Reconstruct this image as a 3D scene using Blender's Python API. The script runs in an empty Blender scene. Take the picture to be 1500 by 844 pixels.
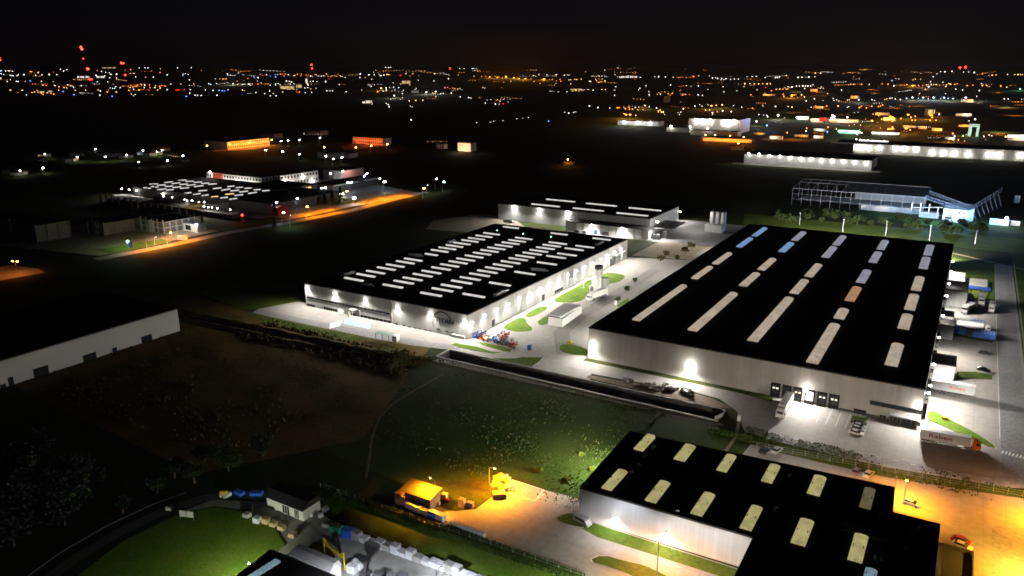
import bpy, math, random
from mathutils import Vector, Matrix
R=math.radians; PI=math.pi
sc=bpy.context.scene; COL=sc.collection
rnd=random.Random(7)
# ---------------------------------------------------------------- camera
F=1120.;CX=750.;CY=422.;CAMZ=110.
PITCH=math.atan2(320,F);YAW=math.atan2(698,math.hypot(F,320))
cd=bpy.data.cameras.new('camera'); cam=bpy.data.objects.new('camera',cd); COL.objects.link(cam)
cam.location=(0,0,CAMZ); cam.rotation_euler=(PI/2-PITCH,0,YAW)
cd.sensor_width=36; cd.lens=F/1500*36; cd.clip_start=1; cd.clip_end=200000
sc.camera=cam
# ---------------------------------------------------------------- night sky
w=bpy.data.worlds.new('World'); sc.world=w; w.use_nodes=True
nt=w.node_tree; bg=nt.nodes['Background']
sky=nt.nodes.new('ShaderNodeTexSky'); sky.sky_type='NISHITA'; sky.sun_disc=False
sky.sun_elevation=R(25); sky.sun_rotation=R(140); sky.air_density=1.2; sky.dust_density=2.0
tn=nt.nodes.new('ShaderNodeVectorMath'); tn.operation='MULTIPLY'; tn.inputs[1].default_value=(.36,.36,1.0)
nt.links.new(sky.outputs[0],tn.inputs[0]); nt.links.new(tn.outputs[0],bg.inputs[0]); bg.inputs[1].default_value=SKY_STRENGTH=0.0007
sc.view_settings.view_transform='Standard'; sc.view_settings.look='None'
sc.view_settings.exposure=0; sc.view_settings.gamma=1; sc.view_settings.use_curve_mapping=False
sc.render.engine='CYCLES'; cy=sc.cycles
cy.use_denoising=True; cy.denoiser='OPENIMAGEDENOISE'
cy.max_bounces=5; cy.diffuse_bounces=4; cy.glossy_bounces=2; cy.transmission_bounces=2; cy.transparent_max_bounces=6
cy.sample_clamp_indirect=2; cy.caustics_reflective=False; cy.caustics_refractive=False
cy.use_light_tree=True; cy.filter_width=1.7
# ---------------------------------------------------------------- measuring: where a sight line meets a plane of the site
sP,cP,sY,cY=math.sin(PITCH),math.cos(PITCH),math.sin(YAW),math.cos(YAW)
def ray(x,y):
    cx=x-CX; up=CY-y
    fw=F*cP+up*sP; uz=up*cP-F*sP
    return (-fw*sY+cx*cY, fw*cY+cx*sY, uz)
def P(x,y,z=0.):
    d=ray(x,y); t=(z-CAMZ)/d[2]; return (d[0]*t,d[1]*t)
def onY(x,y,Y):           # on a wall facing south: gives X,Z
    d=ray(x,y); t=Y/d[1]; return d[0]*t, CAMZ+d[2]*t
def onX(x,y,X):           # on a wall facing east or west: gives Y,Z
    d=ray(x,y); t=X/d[0]; return d[1]*t, CAMZ+d[2]*t
def zabove(X,Y,ypx):      # height over X,Y seen at that row
    lo,hi=-50.,900.
    for _ in range(50):
        m=(lo+hi)/2; fw=-X*sY+Y*cY; u=m-CAMZ
        yy=CY-F*(fw*sP+u*cP)/(fw*cP-u*sP)
        if yy>ypx: lo=m
        else: hi=m
    return lo
# ---------------------------------------------------------------- materials
M={}
def mat(name,col,rough=.7,metal=0,var=0,scale=1.,emit=0,ecol=None,spec=.3,bump=0,build=None):
    if name in M: return M[name]
    m=bpy.data.materials.new(name); m.use_nodes=True; n=m.node_tree.nodes; l=m.node_tree.links
    b=n['Principled BSDF']; b.inputs['Base Color'].default_value=(*col,1)
    b.inputs['Roughness'].default_value=rough; b.inputs['Metallic'].default_value=metal
    b.inputs['Specular IOR Level'].default_value=spec
    if emit:
        b.inputs['Emission Color'].default_value=(*(ecol or col),1); b.inputs['Emission Strength'].default_value=emit
    if var or bump:
        tc=n.new('ShaderNodeTexCoord'); nz=n.new('ShaderNodeTexNoise'); nz.inputs['Scale'].default_value=scale
        nz.inputs['Detail'].default_value=6; nz.inputs['Roughness'].default_value=.62
        g=n.new('ShaderNodeNewGeometry'); l.new(g.outputs['Position'],nz.inputs['Vector'])
        mr=n.new('ShaderNodeMapRange'); mr.inputs['From Min'].default_value=.3; mr.inputs['From Max'].default_value=.7
        mr.inputs['To Min'].default_value=1-var; mr.inputs['To Max'].default_value=1+var
        l.new(nz.outputs['Fac'],mr.inputs['Value'])
        mx=n.new('ShaderNodeVectorMath'); mx.operation='SCALE'; mx.inputs[0].default_value=col
        l.new(mr.outputs[0],mx.inputs['Scale']); l.new(mx.outputs[0],b.inputs['Base Color'])
        if bump:
            bp=n.new('ShaderNodeBump'); bp.inputs['Strength'].default_value=bump; bp.inputs['Distance'].default_value=.3
            l.new(nz.outputs['Fac'],bp.inputs['Height']); l.new(bp.outputs[0],b.inputs['Normal'])
    M[name]=m
    if build: build(m,n,l,b)
    return m
def two_scale(colA,colB,s1,s2,joint=0,jd=.75,streak=0,lo=.72,hi=1.2):
    """ground and wall finishes: two colours mixed by two noises, with joints every few metres"""
    def f(m,n,l,b):
        g=n.new('ShaderNodeNewGeometry')
        a=n.new('ShaderNodeTexNoise'); a.inputs['Scale'].default_value=s1; a.inputs['Detail'].default_value=8; a.inputs['Roughness'].default_value=.65
        c=n.new('ShaderNodeTexNoise'); c.inputs['Scale'].default_value=s2; c.inputs['Detail'].default_value=5
        if streak:
            mp=n.new('ShaderNodeMapping'); mp.inputs['Scale'].default_value=(1,streak,1); mp.inputs['Rotation'].default_value=(0,0,.12)
            l.new(g.outputs['Position'],mp.inputs['Vector']); l.new(mp.outputs[0],a.inputs['Vector'])
        else: l.new(g.outputs['Position'],a.inputs['Vector'])
        l.new(g.outputs['Position'],c.inputs['Vector'])
        r=n.new('ShaderNodeMapRange'); r.inputs[1].default_value=.34; r.inputs[2].default_value=.66; l.new(a.outputs[0],r.inputs[0])
        mx=n.new('ShaderNodeMix'); mx.data_type='RGBA'; mx.inputs[6].default_value=(*colA,1); mx.inputs[7].default_value=(*colB,1)
        l.new(r.outputs[0],mx.inputs[0])
        r2=n.new('ShaderNodeMapRange'); r2.inputs[1].default_value=.3; r2.inputs[2].default_value=.7; r2.inputs[3].default_value=lo; r2.inputs[4].default_value=hi
        l.new(c.outputs[0],r2.inputs[0])
        v=n.new('ShaderNodeVectorMath'); v.operation='SCALE'; l.new(mx.outputs[2],v.inputs[0]); l.new(r2.outputs[0],v.inputs['Scale'])
        out=v.outputs[0]
        if joint:
            sp=n.new('ShaderNodeSeparateXYZ'); l.new(g.outputs['Position'],sp.inputs[0])
            res=[]
            for k in (0,1):
                md=n.new('ShaderNodeMath'); md.operation='PINGPONG'; md.inputs[1].default_value=joint/2
                l.new(sp.outputs[k],md.inputs[0])
                lt=n.new('ShaderNodeMath'); lt.operation='LESS_THAN'; lt.inputs[1].default_value=.10
                l.new(md.outputs[0],lt.inputs[0]); res.append(lt)
            mm=n.new('ShaderNodeMath'); mm.operation='MAXIMUM'; l.new(res[0].outputs[0],mm.inputs[0]); l.new(res[1].outputs[0],mm.inputs[1])
            r3=n.new('ShaderNodeMapRange'); r3.inputs[3].default_value=1; r3.inputs[4].default_value=jd; l.new(mm.outputs[0],r3.inputs[0])
            v2=n.new('ShaderNodeVectorMath'); v2.operation='SCALE'; l.new(out,v2.inputs[0]); l.new(r3.outputs[0],v2.inputs['Scale']); out=v2.outputs[0]
        l.new(out,b.inputs['Base Color'])
        bp=n.new('ShaderNodeBump'); bp.inputs['Strength'].default_value=.35; bp.inputs['Distance'].default_value=.12
        l.new(c.outputs[0],bp.inputs['Height']); l.new(bp.outputs[0],b.inputs['Normal'])
    return f
def panels(col,pitch=1.15,dark=.86,horiz=0):
    """sandwich panel cladding: narrow seams, slight tone change from panel to panel"""
    def f(m,n,l,b):
        g=n.new('ShaderNodeNewGeometry'); sp=n.new('ShaderNodeSeparateXYZ'); l.new(g.outputs['Position'],sp.inputs[0])
        ad=n.new('ShaderNodeMath'); l.new(sp.outputs[0],ad.inputs[0]); l.new(sp.outputs[1],ad.inputs[1])
        dv=n.new('ShaderNodeMath'); dv.operation='DIVIDE'; dv.inputs[1].default_value=pitch
        l.new((sp.outputs[2] if horiz else ad.outputs[0]),dv.inputs[0])
        fl=n.new('ShaderNodeMath'); fl.operation='FLOOR'; l.new(dv.outputs[0],fl.inputs[0])
        fr=n.new('ShaderNodeMath'); fr.operation='FRACT'; l.new(dv.outputs[0],fr.inputs[0])
        lt=n.new('ShaderNodeMath'); lt.operation='LESS_THAN'; lt.inputs[1].default_value=.09; l.new(fr.outputs[0],lt.inputs[0])
        wn=n.new('ShaderNodeTexWhiteNoise'); wn.noise_dimensions='1D'; l.new(fl.outputs[0],wn.inputs['W'])
        r=n.new('ShaderNodeMapRange'); r.inputs[3].default_value=.93; r.inputs[4].default_value=1.05; l.new(wn.outputs['Value'],r.inputs[0])
        r2=n.new('ShaderNodeMapRange'); r2.inputs[3].default_value=1; r2.inputs[4].default_value=dark; l.new(lt.outputs[0],r2.inputs[0])
        nz=n.new('ShaderNodeTexNoise'); nz.inputs['Scale'].default_value=.12; nz.inputs['Detail'].default_value=5; l.new(g.outputs['Position'],nz.inputs['Vector'])
        r3=n.new('ShaderNodeMapRange'); r3.inputs[1].default_value=.3; r3.inputs[2].default_value=.7; r3.inputs[3].default_value=.85; r3.inputs[4].default_value=1.1; l.new(nz.outputs[0],r3.inputs[0])
        m1=n.new('ShaderNodeMath'); m1.operation='MULTIPLY'; l.new(r.outputs[0],m1.inputs[0]); l.new(r2.outputs[0],m1.inputs[1])
        m2=n.new('ShaderNodeMath'); m2.operation='MULTIPLY'; l.new(m1.outputs[0],m2.inputs[0]); l.new(r3.outputs[0],m2.inputs[1])
        v=n.new('ShaderNodeVectorMath'); v.operation='SCALE'; v.inputs[0].default_value=col; l.new(m2.outputs[0],v.inputs['Scale'])
        l.new(v.outputs[0],b.inputs['Base Color'])
    return f
def ribbed_glow(col,st):
    """translucent dome lit by the hall below; slim glazing bars cross it"""
    def f(m,n,l,b):
        g=n.new('ShaderNodeNewGeometry'); nz=n.new('ShaderNodeTexNoise'); nz.inputs['Scale'].default_value=.35; l.new(g.outputs['Position'],nz.inputs['Vector'])
        sp=n.new('ShaderNodeSeparateXYZ'); l.new(g.outputs['Position'],sp.inputs[0])
        ad=n.new('ShaderNodeMath'); l.new(sp.outputs[0],ad.inputs[0]); l.new(sp.outputs[1],ad.inputs[1])
        pp=n.new('ShaderNodeMath'); pp.operation='PINGPONG'; pp.inputs[1].default_value=.6; l.new(ad.outputs[0],pp.inputs[0])
        lt=n.new('ShaderNodeMath'); lt.operation='LESS_THAN'; lt.inputs[1].default_value=.12; l.new(pp.outputs[0],lt.inputs[0])
        a=n.new('ShaderNodeMapRange'); a.inputs[1].default_value=.3; a.inputs[2].default_value=.7; a.inputs[3].default_value=st*.75; a.inputs[4].default_value=st*1.2; l.new(nz.outputs[0],a.inputs[0])
        c=n.new('ShaderNodeMapRange'); c.inputs[3].default_value=1; c.inputs[4].default_value=.72; l.new(lt.outputs[0],c.inputs[0])
        mm=n.new('ShaderNodeMath'); mm.operation='MULTIPLY'; l.new(a.outputs[0],mm.inputs[0]); l.new(c.outputs[0],mm.inputs[1])
        b.inputs['Emission Color'].default_value=(*col,1); l.new(mm.outputs[0],b.inputs['Emission Strength'])
    return f
mat('meadow',(.02,.02,.01),.95,build=two_scale((.036,.032,.010),(.020,.042,.007),.035,.6),spec=.05)
mat('dry_field',(.05,.03,.01),.95,build=two_scale((.17,.095,.032),(.070,.075,.016),.07,.9,streak=2.2),spec=.05)
mat('lawn',(.05,.09,.01),.95,build=two_scale((.070,.150,.012),(.13,.175,.028),.12,1.6),spec=.05)
mat('rough_grass',(.04,.07,.01),.95,build=two_scale((.045,.085,.010),(.095,.120,.022),.07,1.0),spec=.05)
mat('paving',(.33,.32,.3),.8,build=two_scale((.285,.275,.256),(.335,.322,.30),.045,.45,joint=6,jd=.84,lo=.9,hi=1.07),spec=.25)
mat('paving_dim',(.25,.24,.23),.8,build=two_scale((.235,.225,.21),(.275,.265,.25),.05,.5,joint=5,jd=.86,lo=.88,hi=1.08),spec=.25)
mat('asphalt',(.055,.055,.058),.75,build=two_scale((.050,.050,.054),(.075,.074,.078),.06,1.1),spec=.35)
mat('paving_worn',(.27,.27,.26),.8,build=two_scale((.20,.197,.19),(.26,.25,.24),.06,.7),spec=.3)
mat('gravel',(.2,.18,.15),.95,build=two_scale((.16,.135,.11),(.25,.22,.18),.12,1.3),spec=.1)
mat('dark_verge',(.03,.04,.01),.95,build=two_scale((.035,.045,.012),(.060,.070,.020),.1,1.2),spec=.05)
mat('field_grass',(.02,.04,.01),.95,build=two_scale((.020,.044,.006),(.044,.064,.011),.045,.9),spec=.05)
mat('sand',(.3,.25,.17),.95,build=two_scale((.26,.21,.14),(.36,.30,.21),.06,.7),spec=.1)
mat('kerb_concrete',(.45,.44,.42),.8,var=.12,scale=.8)
mat('road_paint',(.75,.75,.72),.6,var=.15,scale=2)
mat('blue_paint',(.25,.50,.85),.6,var=.25,scale=2)
mat('water',(.01,.012,.014),.12,spec=.5)
mat('concrete',(.33,.32,.30),.85,var=.18,scale=.35,bump=.2)
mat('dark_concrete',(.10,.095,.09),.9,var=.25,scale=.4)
mat('panel_white',(.62,.63,.62),.5,build=panels((.78,.78,.76),dark=.9))
mat('panel_grey',(.42,.43,.43),.5,build=panels((.42,.43,.43)))
mat('panel_warm',(.55,.53,.50),.5,build=panels((.74,.71,.67),dark=.9))
mat('panel_plain',(.5,.5,.49),.6,var=.06,scale=.08)
mat('panel_dark',(.12,.12,.125),.5,build=panels((.12,.12,.125)))
mat('panel_red',(.5,.06,.03),.5,build=panels((.5,.06,.03)))
mat('roof_membrane',(.022,.021,.022),.85,var=.3,scale=.15,spec=.15)
mat('roof_metal',(.30,.27,.22),.55,build=panels((.34,.31,.27),.5,.8),metal=.0)
mat('parapet',(.05,.05,.052),.5)
mat('trim_white',(.7,.7,.68),.5)
mat('steel',(.55,.56,.58),.4,metal=.5)
mat('steel_dark',(.09,.09,.1),.5,metal=.4)
mat('glass_dark',(.02,.025,.03),.15,spec=.6)
mat('sky_titan',(.7,.7,.68),.4,build=ribbed_glow((1,.97,.92),.78))
mat('sky_big',(.6,.56,.5),.4,build=ribbed_glow((1,.83,.64),.44))
mat('sky_big_orange',(.6,.5,.4),.4,build=ribbed_glow((1,.56,.28),.42))
mat('sky_big_blue',(.5,.55,.7),.4,build=ribbed_glow((.34,.58,1),.5))
mat('sky_big_grey',(.5,.5,.55),.4,build=ribbed_glow((.72,.72,.84),.38))
mat('sky_fg',(.6,.58,.4),.4,build=ribbed_glow((1,.90,.38),.40))
mat('sky_fg_dim',(.4,.4,.3),.4,build=ribbed_glow((1,.90,.42),.12))
mat('sky_fg_cool',(.4,.5,.5),.4,build=ribbed_glow((.55,.85,1),.3))
mat('window_lit',(.8,.75,.6),.4,emit=1.6,ecol=(1,.92,.78))
mat('window_warm',(.8,.6,.3),.4,emit=1.1,ecol=(1,.68,.30))
mat('dock_glow',(.9,.9,.9),.4,emit=1.3,ecol=(1,.97,.92))
def glow(name,c,s): return mat(name,(.8,.8,.8),.4,emit=s,ecol=c)
WHITE=(1,.92,.80); COOL=(.72,.85,1); SOD=(1,.40,.035); AMB=(1,.60,.16); RED=(1,.02,.01); BLUE=(.12,.30,1); GRN=(.3,1,.5); PINK=(1,.35,.6); LED=(1,.94,.85)
glow('lamp_led',LED,90); glow('lamp_white',WHITE,60); glow('lamp_sodium',(1,.50,.08),50); glow('lamp_cool',COOL,60); glow('lamp_green',GRN,20); glow('lamp_red',RED,30); glow('lamp_pink',PINK,30)
for k,c,s in (('w',(1,.90,.80),10),('y',(1,.55,.17),10),('o',(1,.24,.015),11),('r',(1,.01,.006),16),('b',(.10,.25,1),12),('c',(.5,.72,1),10),('g',(.15,1,.4),6),('p',(1,.3,.4),9)):
    glow('city_'+k,c,s)
for nme,c in (('car_white',(.7,.7,.68)),('car_silver',(.38,.39,.40)),('car_black',(.02,.02,.022)),('car_red',(.35,.02,.02)),('car_grey',(.12,.12,.13)),('paint_blue',(.02,.12,.55)),('paint_orange',(.75,.16,.02)),('paint_red',(.45,.05,.03)),('paint_yellow',(.8,.62,.03)),('paint_green',(.03,.35,.16))):
    mat(nme,c,.35,spec=.5,var=.08,scale=2)
mat('tarp_blue',(.03,.14,.7),.5,var=.25,scale=1.5); mat('tarp_white',(.72,.72,.72),.55,var=.1,scale=.8)
mat('box_blue',(.09,.22,.72),.5,var=.2,scale=1.2); mat('box_white',(.6,.61,.63),.5,var=.12,scale=1.3)
mat('rubber',(.02,.02,.02),.8); mat('wood',(.30,.19,.09),.8,var=.25,scale=2); mat('wood_pale',(.45,.33,.18),.8,var=.25,scale=2)
mat('brown_text',(.22,.05,.03),.5); mat('black_text',(.03,.03,.035),.5); mat('spoil',(.14,.10,.06),.95,var=.35,scale=.6,bump=.5)
mat('frame_steel',(.16,.18,.21),.5)
mat('blue_steel',(.05,.07,.09),.5)
mat('glass_green',(.35,.55,.5),.2,spec=.5)
mat('bark',(.06,.045,.03),.9,var=.3,scale=2)
mat('leaf_green',(.05,.085,.018),.8,var=.5,scale=.9,spec=.1); mat('leaf_dark',(.018,.030,.008),.8,var=.5,scale=.8,spec=.1); mat('leaf_olive',(.085,.085,.025),.8,var=.4,scale=.7,spec=.1); mat('leaf_lime',(.12,.15,.02),.8,var=.5,scale=.9,spec=.1); mat('leaf_brown',(.10,.065,.03),.8,var=.4,scale=.7,spec=.1)
# ---------------------------------------------------------------- mesh building
class MB:
    def __init__(s,default=None): s.v=[];s.f=[];s.m=[];s.mats=[];s.cur=0; s.def_=default
    def use(s,mt):
        if mt not in s.mats: s.mats.append(mt)
        s.cur=s.mats.index(mt); return s
    def add(s,vs,fs):
        b=len(s.v); s.v+= [tuple(q) for q in vs]; s.f+=[tuple(b+i for i in f) for f in fs]; s.m+=[s.cur]*len(fs); return s
    def box(s,x0,x1,y0,y1,z0,z1):
        return s.add([(x0,y0,z0),(x1,y0,z0),(x1,y1,z0),(x0,y1,z0),(x0,y0,z1),(x1,y0,z1),(x1,y1,z1),(x0,y1,z1)],
            [(0,3,2,1),(4,5,6,7),(0,1,5,4),(1,2,6,5),(2,3,7,6),(3,0,4,7)])
    def cbox(s,cx,cy,cz,lx,ly,lz,rz=0):
        c,q=math.cos(rz),math.sin(rz); vs=[]
        for dz in (-.5,.5):
            for dx,dy in ((-.5,-.5),(.5,-.5),(.5,.5),(-.5,.5)):
                X,Y=dx*lx,dy*ly; vs.append((cx+X*c-Y*q,cy+X*q+Y*c,cz+dz*lz))
        return s.add(vs,[(0,3,2,1),(4,5,6,7),(0,1,5,4),(1,2,6,5),(2,3,7,6),(3,0,4,7)])
    def prism(s,poly,z0,z1,top=True):
        n=len(poly); a=sum(poly[i][0]*poly[(i+1)%n][1]-poly[(i+1)%n][0]*poly[i][1] for i in range(n))
        if a<0: poly=poly[::-1]
        vs=[(x,y,z0) for x,y in poly]+[(x,y,z1) for x,y in poly]
        fs=[(i,(i+1)%n,n+(i+1)%n,n+i) for i in range(n)]+[tuple(range(n,2*n)),tuple(range(n-1,-1,-1))]
        return s.add(vs,fs)
    def profile(s,pts,a0,a1,axis='x',off=(0,0,0)):
        """extrude a closed outline (u,z) along an axis between a0 and a1"""
        n=len(pts); ar=sum(pts[i][0]*pts[(i+1)%n][1]-pts[(i+1)%n][0]*pts[i][1] for i in range(n))
        if ar<0: pts=pts[::-1]
        if axis=='x': A=[(a0+off[0],u+off[1],z+off[2]) for u,z in pts]; B=[(a1+off[0],u+off[1],z+off[2]) for u,z in pts]
        else: A=[(u+off[0],a0+off[1],z+off[2]) for u,z in pts]; B=[(u+off[0],a1+off[1],z+off[2]) for u,z in pts]
        fs=[(i,n+i,n+(i+1)%n,(i+1)%n) if axis!='x' else (i,(i+1)%n,n+(i+1)%n,n+i) for i in range(n)]
        return s.add(A+B,fs+[tuple(range(n)) if axis!='x' else tuple(range(n-1,-1,-1)),tuple(range(2*n-1,n-1,-1)) if axis!='x' else tuple(range(n,2*n))])
    def tube(s,p0,p1,r0,r1=None,n=6):
        r1=r0 if r1 is None else r1
        p0=Vector(p0);p1=Vector(p1); d=(p1-p0).normalized(); a=d.orthogonal().normalized(); b=d.cross(a)
        vs=[]
        for p,r in ((p0,r0),(p1,r1)):
            for i in range(n):
                t=2*PI*i/n; vs.append(p+a*math.cos(t)*r+b*math.sin(t)*r)
        return s.add(vs,[(i,(i+1)%n,n+(i+1)%n,n+i) for i in range(n)]+[tuple(range(n-1,-1,-1)),tuple(range(n,2*n))])
    def bar(s,p0,p1,w=.2): return s.tube(p0,p1,w*.6,n=4)
    def ball(s,c,r,n=8,k=4,sz=1):
        vs=[(c[0],c[1],c[2]-r*sz)]
        for j in range(1,k):
            t=PI*j/k
            for i in range(n):
                a=2*PI*i/n; vs.append((c[0]+r*math.sin(t)*math.cos(a),c[1]+r*math.sin(t)*math.sin(a),c[2]-r*sz*math.cos(t)))
        vs.append((c[0],c[1],c[2]+r*sz)); fs=[]
        for i in range(n): fs.append((0,1+(i+1)%n,1+i))
        for j in range(k-2):
            for i in range(n):
                a=1+j*n; fs.append((a+i,a+(i+1)%n,a+n+(i+1)%n,a+n+i))
        a=1+(k-2)*n
        for i in range(n): fs.append((a+i,a+(i+1)%n,len(vs)-1))
        return s.add(vs,fs)
    def cyl(s,x,y,z0,z1,r,r1=None,n=16): return s.tube((x,y,z0),(x,y,z1),r,r1,n)
    def mesh(s,name):
        me=bpy.data.meshes.new(name); me.from_pydata(s.v,[],s.f)
        for q in (s.mats or [s.def_]): me.materials.append(M[q])
        me.polygons.foreach_set('material_index',s.m); me.update(); return me
def obj(name,mb,mt=None,parent=None,loc=None,smooth=False,label=None):
    if mt: mb.mats=[mt]; mb.m=[0]*len(mb.f)
    me=mb.mesh(name); o=bpy.data.objects.new(name,me); COL.objects.link(o)
    if parent is not None: o.parent=parent
    if loc: o.location=loc
    if smooth: me.polygons.foreach_set('use_smooth',[True]*len(me.polygons))
    if label: o['label']=label
    return o
def tag(o,label,cat,group=None):
    o['label']=label; o['category']=cat
    if group: o['group']=group
    return o
def thing(name,label,cat,loc=(0,0,0),rz=0,group=None):
    o=bpy.data.objects.new(name,None); COL.objects.link(o); o.location=loc; o.rotation_euler=(0,0,rz)
    return tag(o,label,cat,group)
def struct(name,mb,mt=None,kind='structure'):
    o=obj(name,mb,mt); o['kind']=kind; return o
def dup(root,loc,rz=None,label=None,group=None,scale=None):
    r=root.copy(); COL.objects.link(r); r.location=loc
    if rz is not None: r.rotation_euler=(0,0,rz)
    if scale: r.scale=(scale,)*3 if not isinstance(scale,tuple) else scale
    if label: r['label']=label
    if group: r['group']=group
    for ch in list(root.children):
        c=ch.copy(); COL.objects.link(c); c.parent=r
        for g in list(ch.children):
            d=g.copy(); COL.objects.link(d); d.parent=c
    return r
SOFT=170.
KP=6.8   # brightness of the site's lamps as a group
def light(kind,loc,power,col,parent=None,aim=None,cone=150,blend=.6,size=.3,soft=None):
    ld=bpy.data.lights.new('lamp_light',kind); ld.energy=power*KP; ld.color=col
    ld.shadow_soft_size=size
    S=SOFT if soft is None else soft
    if S:                                  # smoothed falloff: evens the beam near the lamp
        ld.use_nodes=True; n=ld.node_tree.nodes; e=n['Emission']; f=n.new('ShaderNodeLightFalloff'); f.inputs['Strength'].default_value=1; f.inputs['Smooth'].default_value=S
        ld.node_tree.links.new(f.outputs['Quadratic'],e.inputs['Strength'])
    if kind=='SPOT': ld.spot_size=R(cone); ld.spot_blend=blend
    o=bpy.data.objects.new('lamp_light',ld); COL.objects.link(o); o.location=loc
    if aim is not None: o.rotation_euler=Vector(aim).to_track_quat('-Z','Y').to_euler()
    if parent is not None: o.parent=parent
    return o
def rot(x,y,a): return x*math.cos(a)-y*math.sin(a), x*math.sin(a)+y*math.cos(a)
# ================================================================ SETTING
def sheet(name,poly,z,mt):
    m=MB(); n=len(poly); a=sum(poly[i][0]*poly[(i+1)%n][1]-poly[(i+1)%n][0]*poly[i][1] for i in range(n))
    if a<0: poly=poly[::-1]
    m.add([(x,y,z) for x,y in poly],[tuple(range(n))]); return struct(name,m,mt)
def pp(*pts): return [P(x,y) for x,y in pts]
def ribbon(pts,wd):
    L=[];Rr=[]
    for i,p in enumerate(pts):
        a=Vector(pts[max(0,i-1)]); b=Vector(pts[min(len(pts)-1,i+1)]); d=(b-a).normalized(); n=Vector((-d.y,d.x))*wd/2
        L.append((p[0]+n.x,p[1]+n.y)); Rr.append((p[0]-n.x,p[1]-n.y))
    return L+Rr[::-1]
def strips(name,pts,wd,z,mt):
    m=MB()
    q=ribbon(pts,wd); n=len(pts); m.add([(x,y,z) for x,y in q],[(i,2*n-1-i,2*n-2-i,i+1) for i in range(n-1)])
    for k,f in enumerate(m.f):
        a,b,c=[Vector(m.v[i]) for i in f[:3]]
        if (b-a).cross(c-a).z<0: m.f[k]=f[::-1]
    return struct(name,m,mt)
# ground with the basin and the ditch dug into it
DITCH=[(-300,212),(-262,214.5),(-211,216),(-183,218.5),(-173,222)]
BX0,BX1,BY0,BY1=-172.,-60.,229.5,238.2
xs=[-60000,-3000,-900,-500,-300,BX0,BX1,60,500,3000,60000]; ys=[-20000,-500,60,BY0,BY1,500,1500,4000,9000,90000]
g=MB()
for i in range(len(xs)-1):
    for j in range(len(ys)-1):
        if xs[i]==BX0 and ys[j]==BY0: continue
        g.add([(xs[i],ys[j],0),(xs[i+1],ys[j],0),(xs[i+1],ys[j+1],0),(xs[i],ys[j+1],0)],[(0,1,2,3)])
struct('ground',g,'meadow')
# retention basin: sloping banks, dark bed, pale concrete coping
b=MB(); b.use('dark_concrete'); D=-3.2
o_=[(BX0,BY0,0),(BX1,BY0,0),(BX1,BY1,0),(BX0,BY1,0)]; i_=[(BX0+2,BY0+2,D),(BX1-2,BY0+2,D),(BX1-2,BY1-2.0,D),(BX0+2,BY1-2.0,D)]
b.add(o_+i_,[(0,1,5,4),(1,2,6,5),(2,3,7,6),(3,0,4,7)]); b.use('water').add([(x,y,D+.02) for x,y,_ in i_],[(0,1,2,3)])
struct('basin_bed',b)
c=MB(); c.use('kerb_concrete')
c.box(BX0-.9,BX1+.9,BY0-.7,BY0,-.1,.32); c.box(BX0-.6,BX1+.6,BY1,BY1+.35,-.1,.28); c.box(BX0-.9,BX0,BY0,BY1,-.1,.3); c.box(BX1,BX1+.7,BY0,BY1,-.1,.3)
c.mats=['concrete']; struct('basin_rim',c)
sheet('embankment_path',[(-176,224.6),(-57,226.4),(-57,228.3),(-176,228.3)],.03,'gravel')
# ditch: two raised banks of earth with a dark channel between
def bank(pts,off,wd,h,mt,name):
    m=MB(); n=0
    for i,p in enumerate(pts):
        hh=h*(.7+.6*rnd.random()); x,y=p
        m.v+= [(x,y+off-wd/2,0),(x,y+off-wd*.15,hh),(x,y+off+wd*.15,hh*.95),(x,y+off+wd/2,0)]
    for i in range(len(pts)-1):
        for k in range(3): m.f.append((4*i+k,4*i+4+k,4*i+5+k,4*i+1+k)); m.m.append(0)
    m.mats=[mt]; struct(name,m)
def dens(pts,n):
    out=[]
    for a,b2 in zip(pts,pts[1:]):
        for k in range(n): t=k/n; out.append((a[0]+(b2[0]-a[0])*t,a[1]+(b2[1]-a[1])*t+rnd.uniform(-.3,.3)))
    return out+[pts[-1]]
dd=dens(DITCH,10)
bank(dd,2.6,5,1.7,'dry_field','ditch_bank_north'); bank(dd,-3.2,4.5,.8,'dry_field','ditch_bank_south')
sheet('ditch_channel',[(x,y-1.2) for x,y in DITCH]+[(x,y+.4) for x,y in DITCH[::-1]],.03,'water')
# fields
sheet('west_field',[(-330,130),(-176,120),(-150,160),(-166,200),(-172,211),(-300,208),(-330,210)],.012,'dry_field')
sheet('roadside_field',[(-330,217),(-262,219),(-211,221),(-180,223.5),(-178,229),(-181,236.4),(-281,230.5),(-330,236)],.012,'dry_field')
sheet('roadside_grass',[(-268,223),(-240,221),(-214,226),(-209,232),(-239,231.3),(-262,230.7),(-276,230)],.02,'rough_grass')
sheet('west_grass',[(-330,240),(-290,232),(-283,236),(-276,256),(-273,262),(-300,275),(-335,262)],.012,'rough_grass')
sheet('south_meadow',[(-176,150),(-120,146),(-104,160),(-96,166),(-75,160),(-75,195),(-45,197),(-30,200),(-50,222),(-60,224),(-172,222)],.008,'field_grass')
sheet('spoil_field',[(-330,430),(-276,440),(-275,476),(-300,500),(-330,500),(-345,460)],.02,'gravel')
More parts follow.
